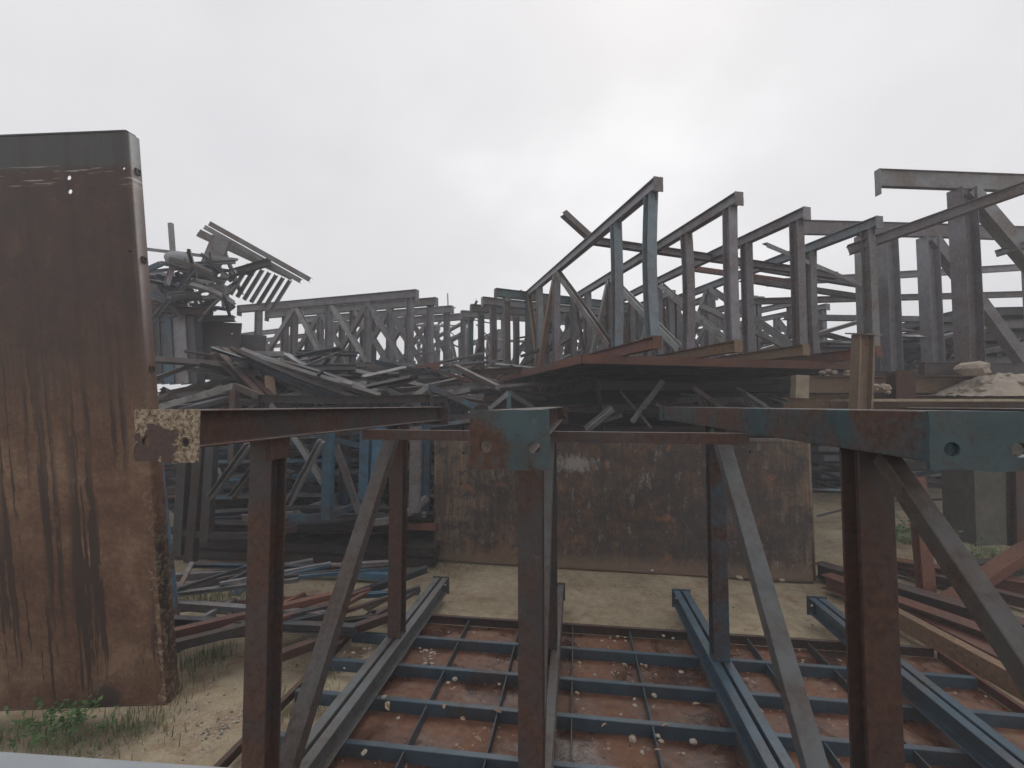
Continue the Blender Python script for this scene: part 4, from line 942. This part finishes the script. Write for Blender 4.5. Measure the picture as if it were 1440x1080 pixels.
def weed(p, lab, n, size, seed):
    r = random.Random(seed); root = empty('weed_plant', p, lab, 'weed', 'weeds in the yard')
    vs, fs = [], []; sv, sf = [], []
    for i in range(n):
        a = r.uniform(0, 6.3); l = size*r.uniform(.4, 1); base = Vector((r.gauss(0, .5)*size, r.gauss(0, .5)*size, 0)); tip = base+Vector((math.cos(a)*l*.6, math.sin(a)*l*.6, l*r.uniform(.5, 1)))
        b = len(sv); q = Vector((.004, 0, 0)); sv += [base-q, base+q, tip]; sf.append((b, b+1, b+2))
        for k in range(7):
            c = base.lerp(tip, r.uniform(.35, 1)); s = size*r.uniform(.1, .22); d = Vector((r.uniform(-1, 1), r.uniform(-1, 1), r.uniform(-.2, .6))).normalized(); e = d.cross(Vector((0, 0, 1))).normalized()*.35
            b = len(vs); vs += [c, c+(d*.45+e)*s, c+d*s, c+(d*.45-e)*s]; fs.append((b, b+1, b+2, b+3))
    me = bpy.data.meshes.new('leaves'); me.from_pydata(vs, [], fs); link('leaves', me, M['leaf'], root)
    me = bpy.data.meshes.new('stems'); me.from_pydata(sv, [], sf); link('stems', me, M['leaf'], root)
weed(gz(95, 1020, 0), 'leafy green weed at the foot of the tall left-hand panel', 40, .26, 1)
weed(gz(45, 1030, 0), 'low green weed at the lower left corner', 26, .2, 2)
weed(gz(150, 1025, 0), 'small sprig of weed under the dark stain of the left-hand panel', 10, .16, 3)
weed(gz(1277, 760, 0), 'bright green bush between the blue topped column and the red post', 50, .5, 4)
weed(gz(1400, 790, 0), 'green weed patch in front of the mossy pier', 30, .35, 5)
weed(gz(1355, 785, 0), 'thin green weed left of the mossy pier', 20, .3, 6)
# ---- pale ledge right below the camera
def ledge():
    off = Vector((math.sin(YAW), -math.cos(YAW), 0))*.05 + Vector((0, 0, -.03))
    a, b = W(-60, 1041, .62)+off, W(640, 1090, .62)+off
    root = beam('painted_ledge', a, b, 'box', .10, .06, M['white']); bevel(root, .02, 4)
    tag(root, 'pale painted ledge along the bottom left edge, right before the viewer', 'ledge')
ledge()
# ------------------------------------------------------------------ air volume added to stand in for lens glare
hb = box_mesh(-70, 70, -15, 110, -1.2, 11, None)
hz = link('glare_haze', hb); tag(hz, kind='stuff')
hm = bpy.data.materials.new('glare_haze'); hm.use_nodes = True; hn = hm.node_tree; hn.nodes.clear()
ho = hn.nodes.new('ShaderNodeOutputMaterial'); hv = hn.nodes.new('ShaderNodeVolumePrincipled'); hv.inputs['Density'].default_value = .0066; hv.inputs['Color'].default_value = (.95, .96, 1, 1)
hn.links.new(hv.outputs[0], ho.inputs['Volume']); hb.materials.append(hm)

# pairs of bars that still read alike: say which one is higher
by = {}
for o in C.objects:
    if o.get('category') == 'scrap bar': by.setdefault((o['group'], o['label']), []).append(o)
for (g, l), os_ in by.items():
    if len(os_) == 2 and len(l.split()) <= 13:
        a, b = sorted(os_, key=lambda o: proj(o.location)[1]); a['label'] = 'upper of two: '+l; b['label'] = 'lower of two: '+l
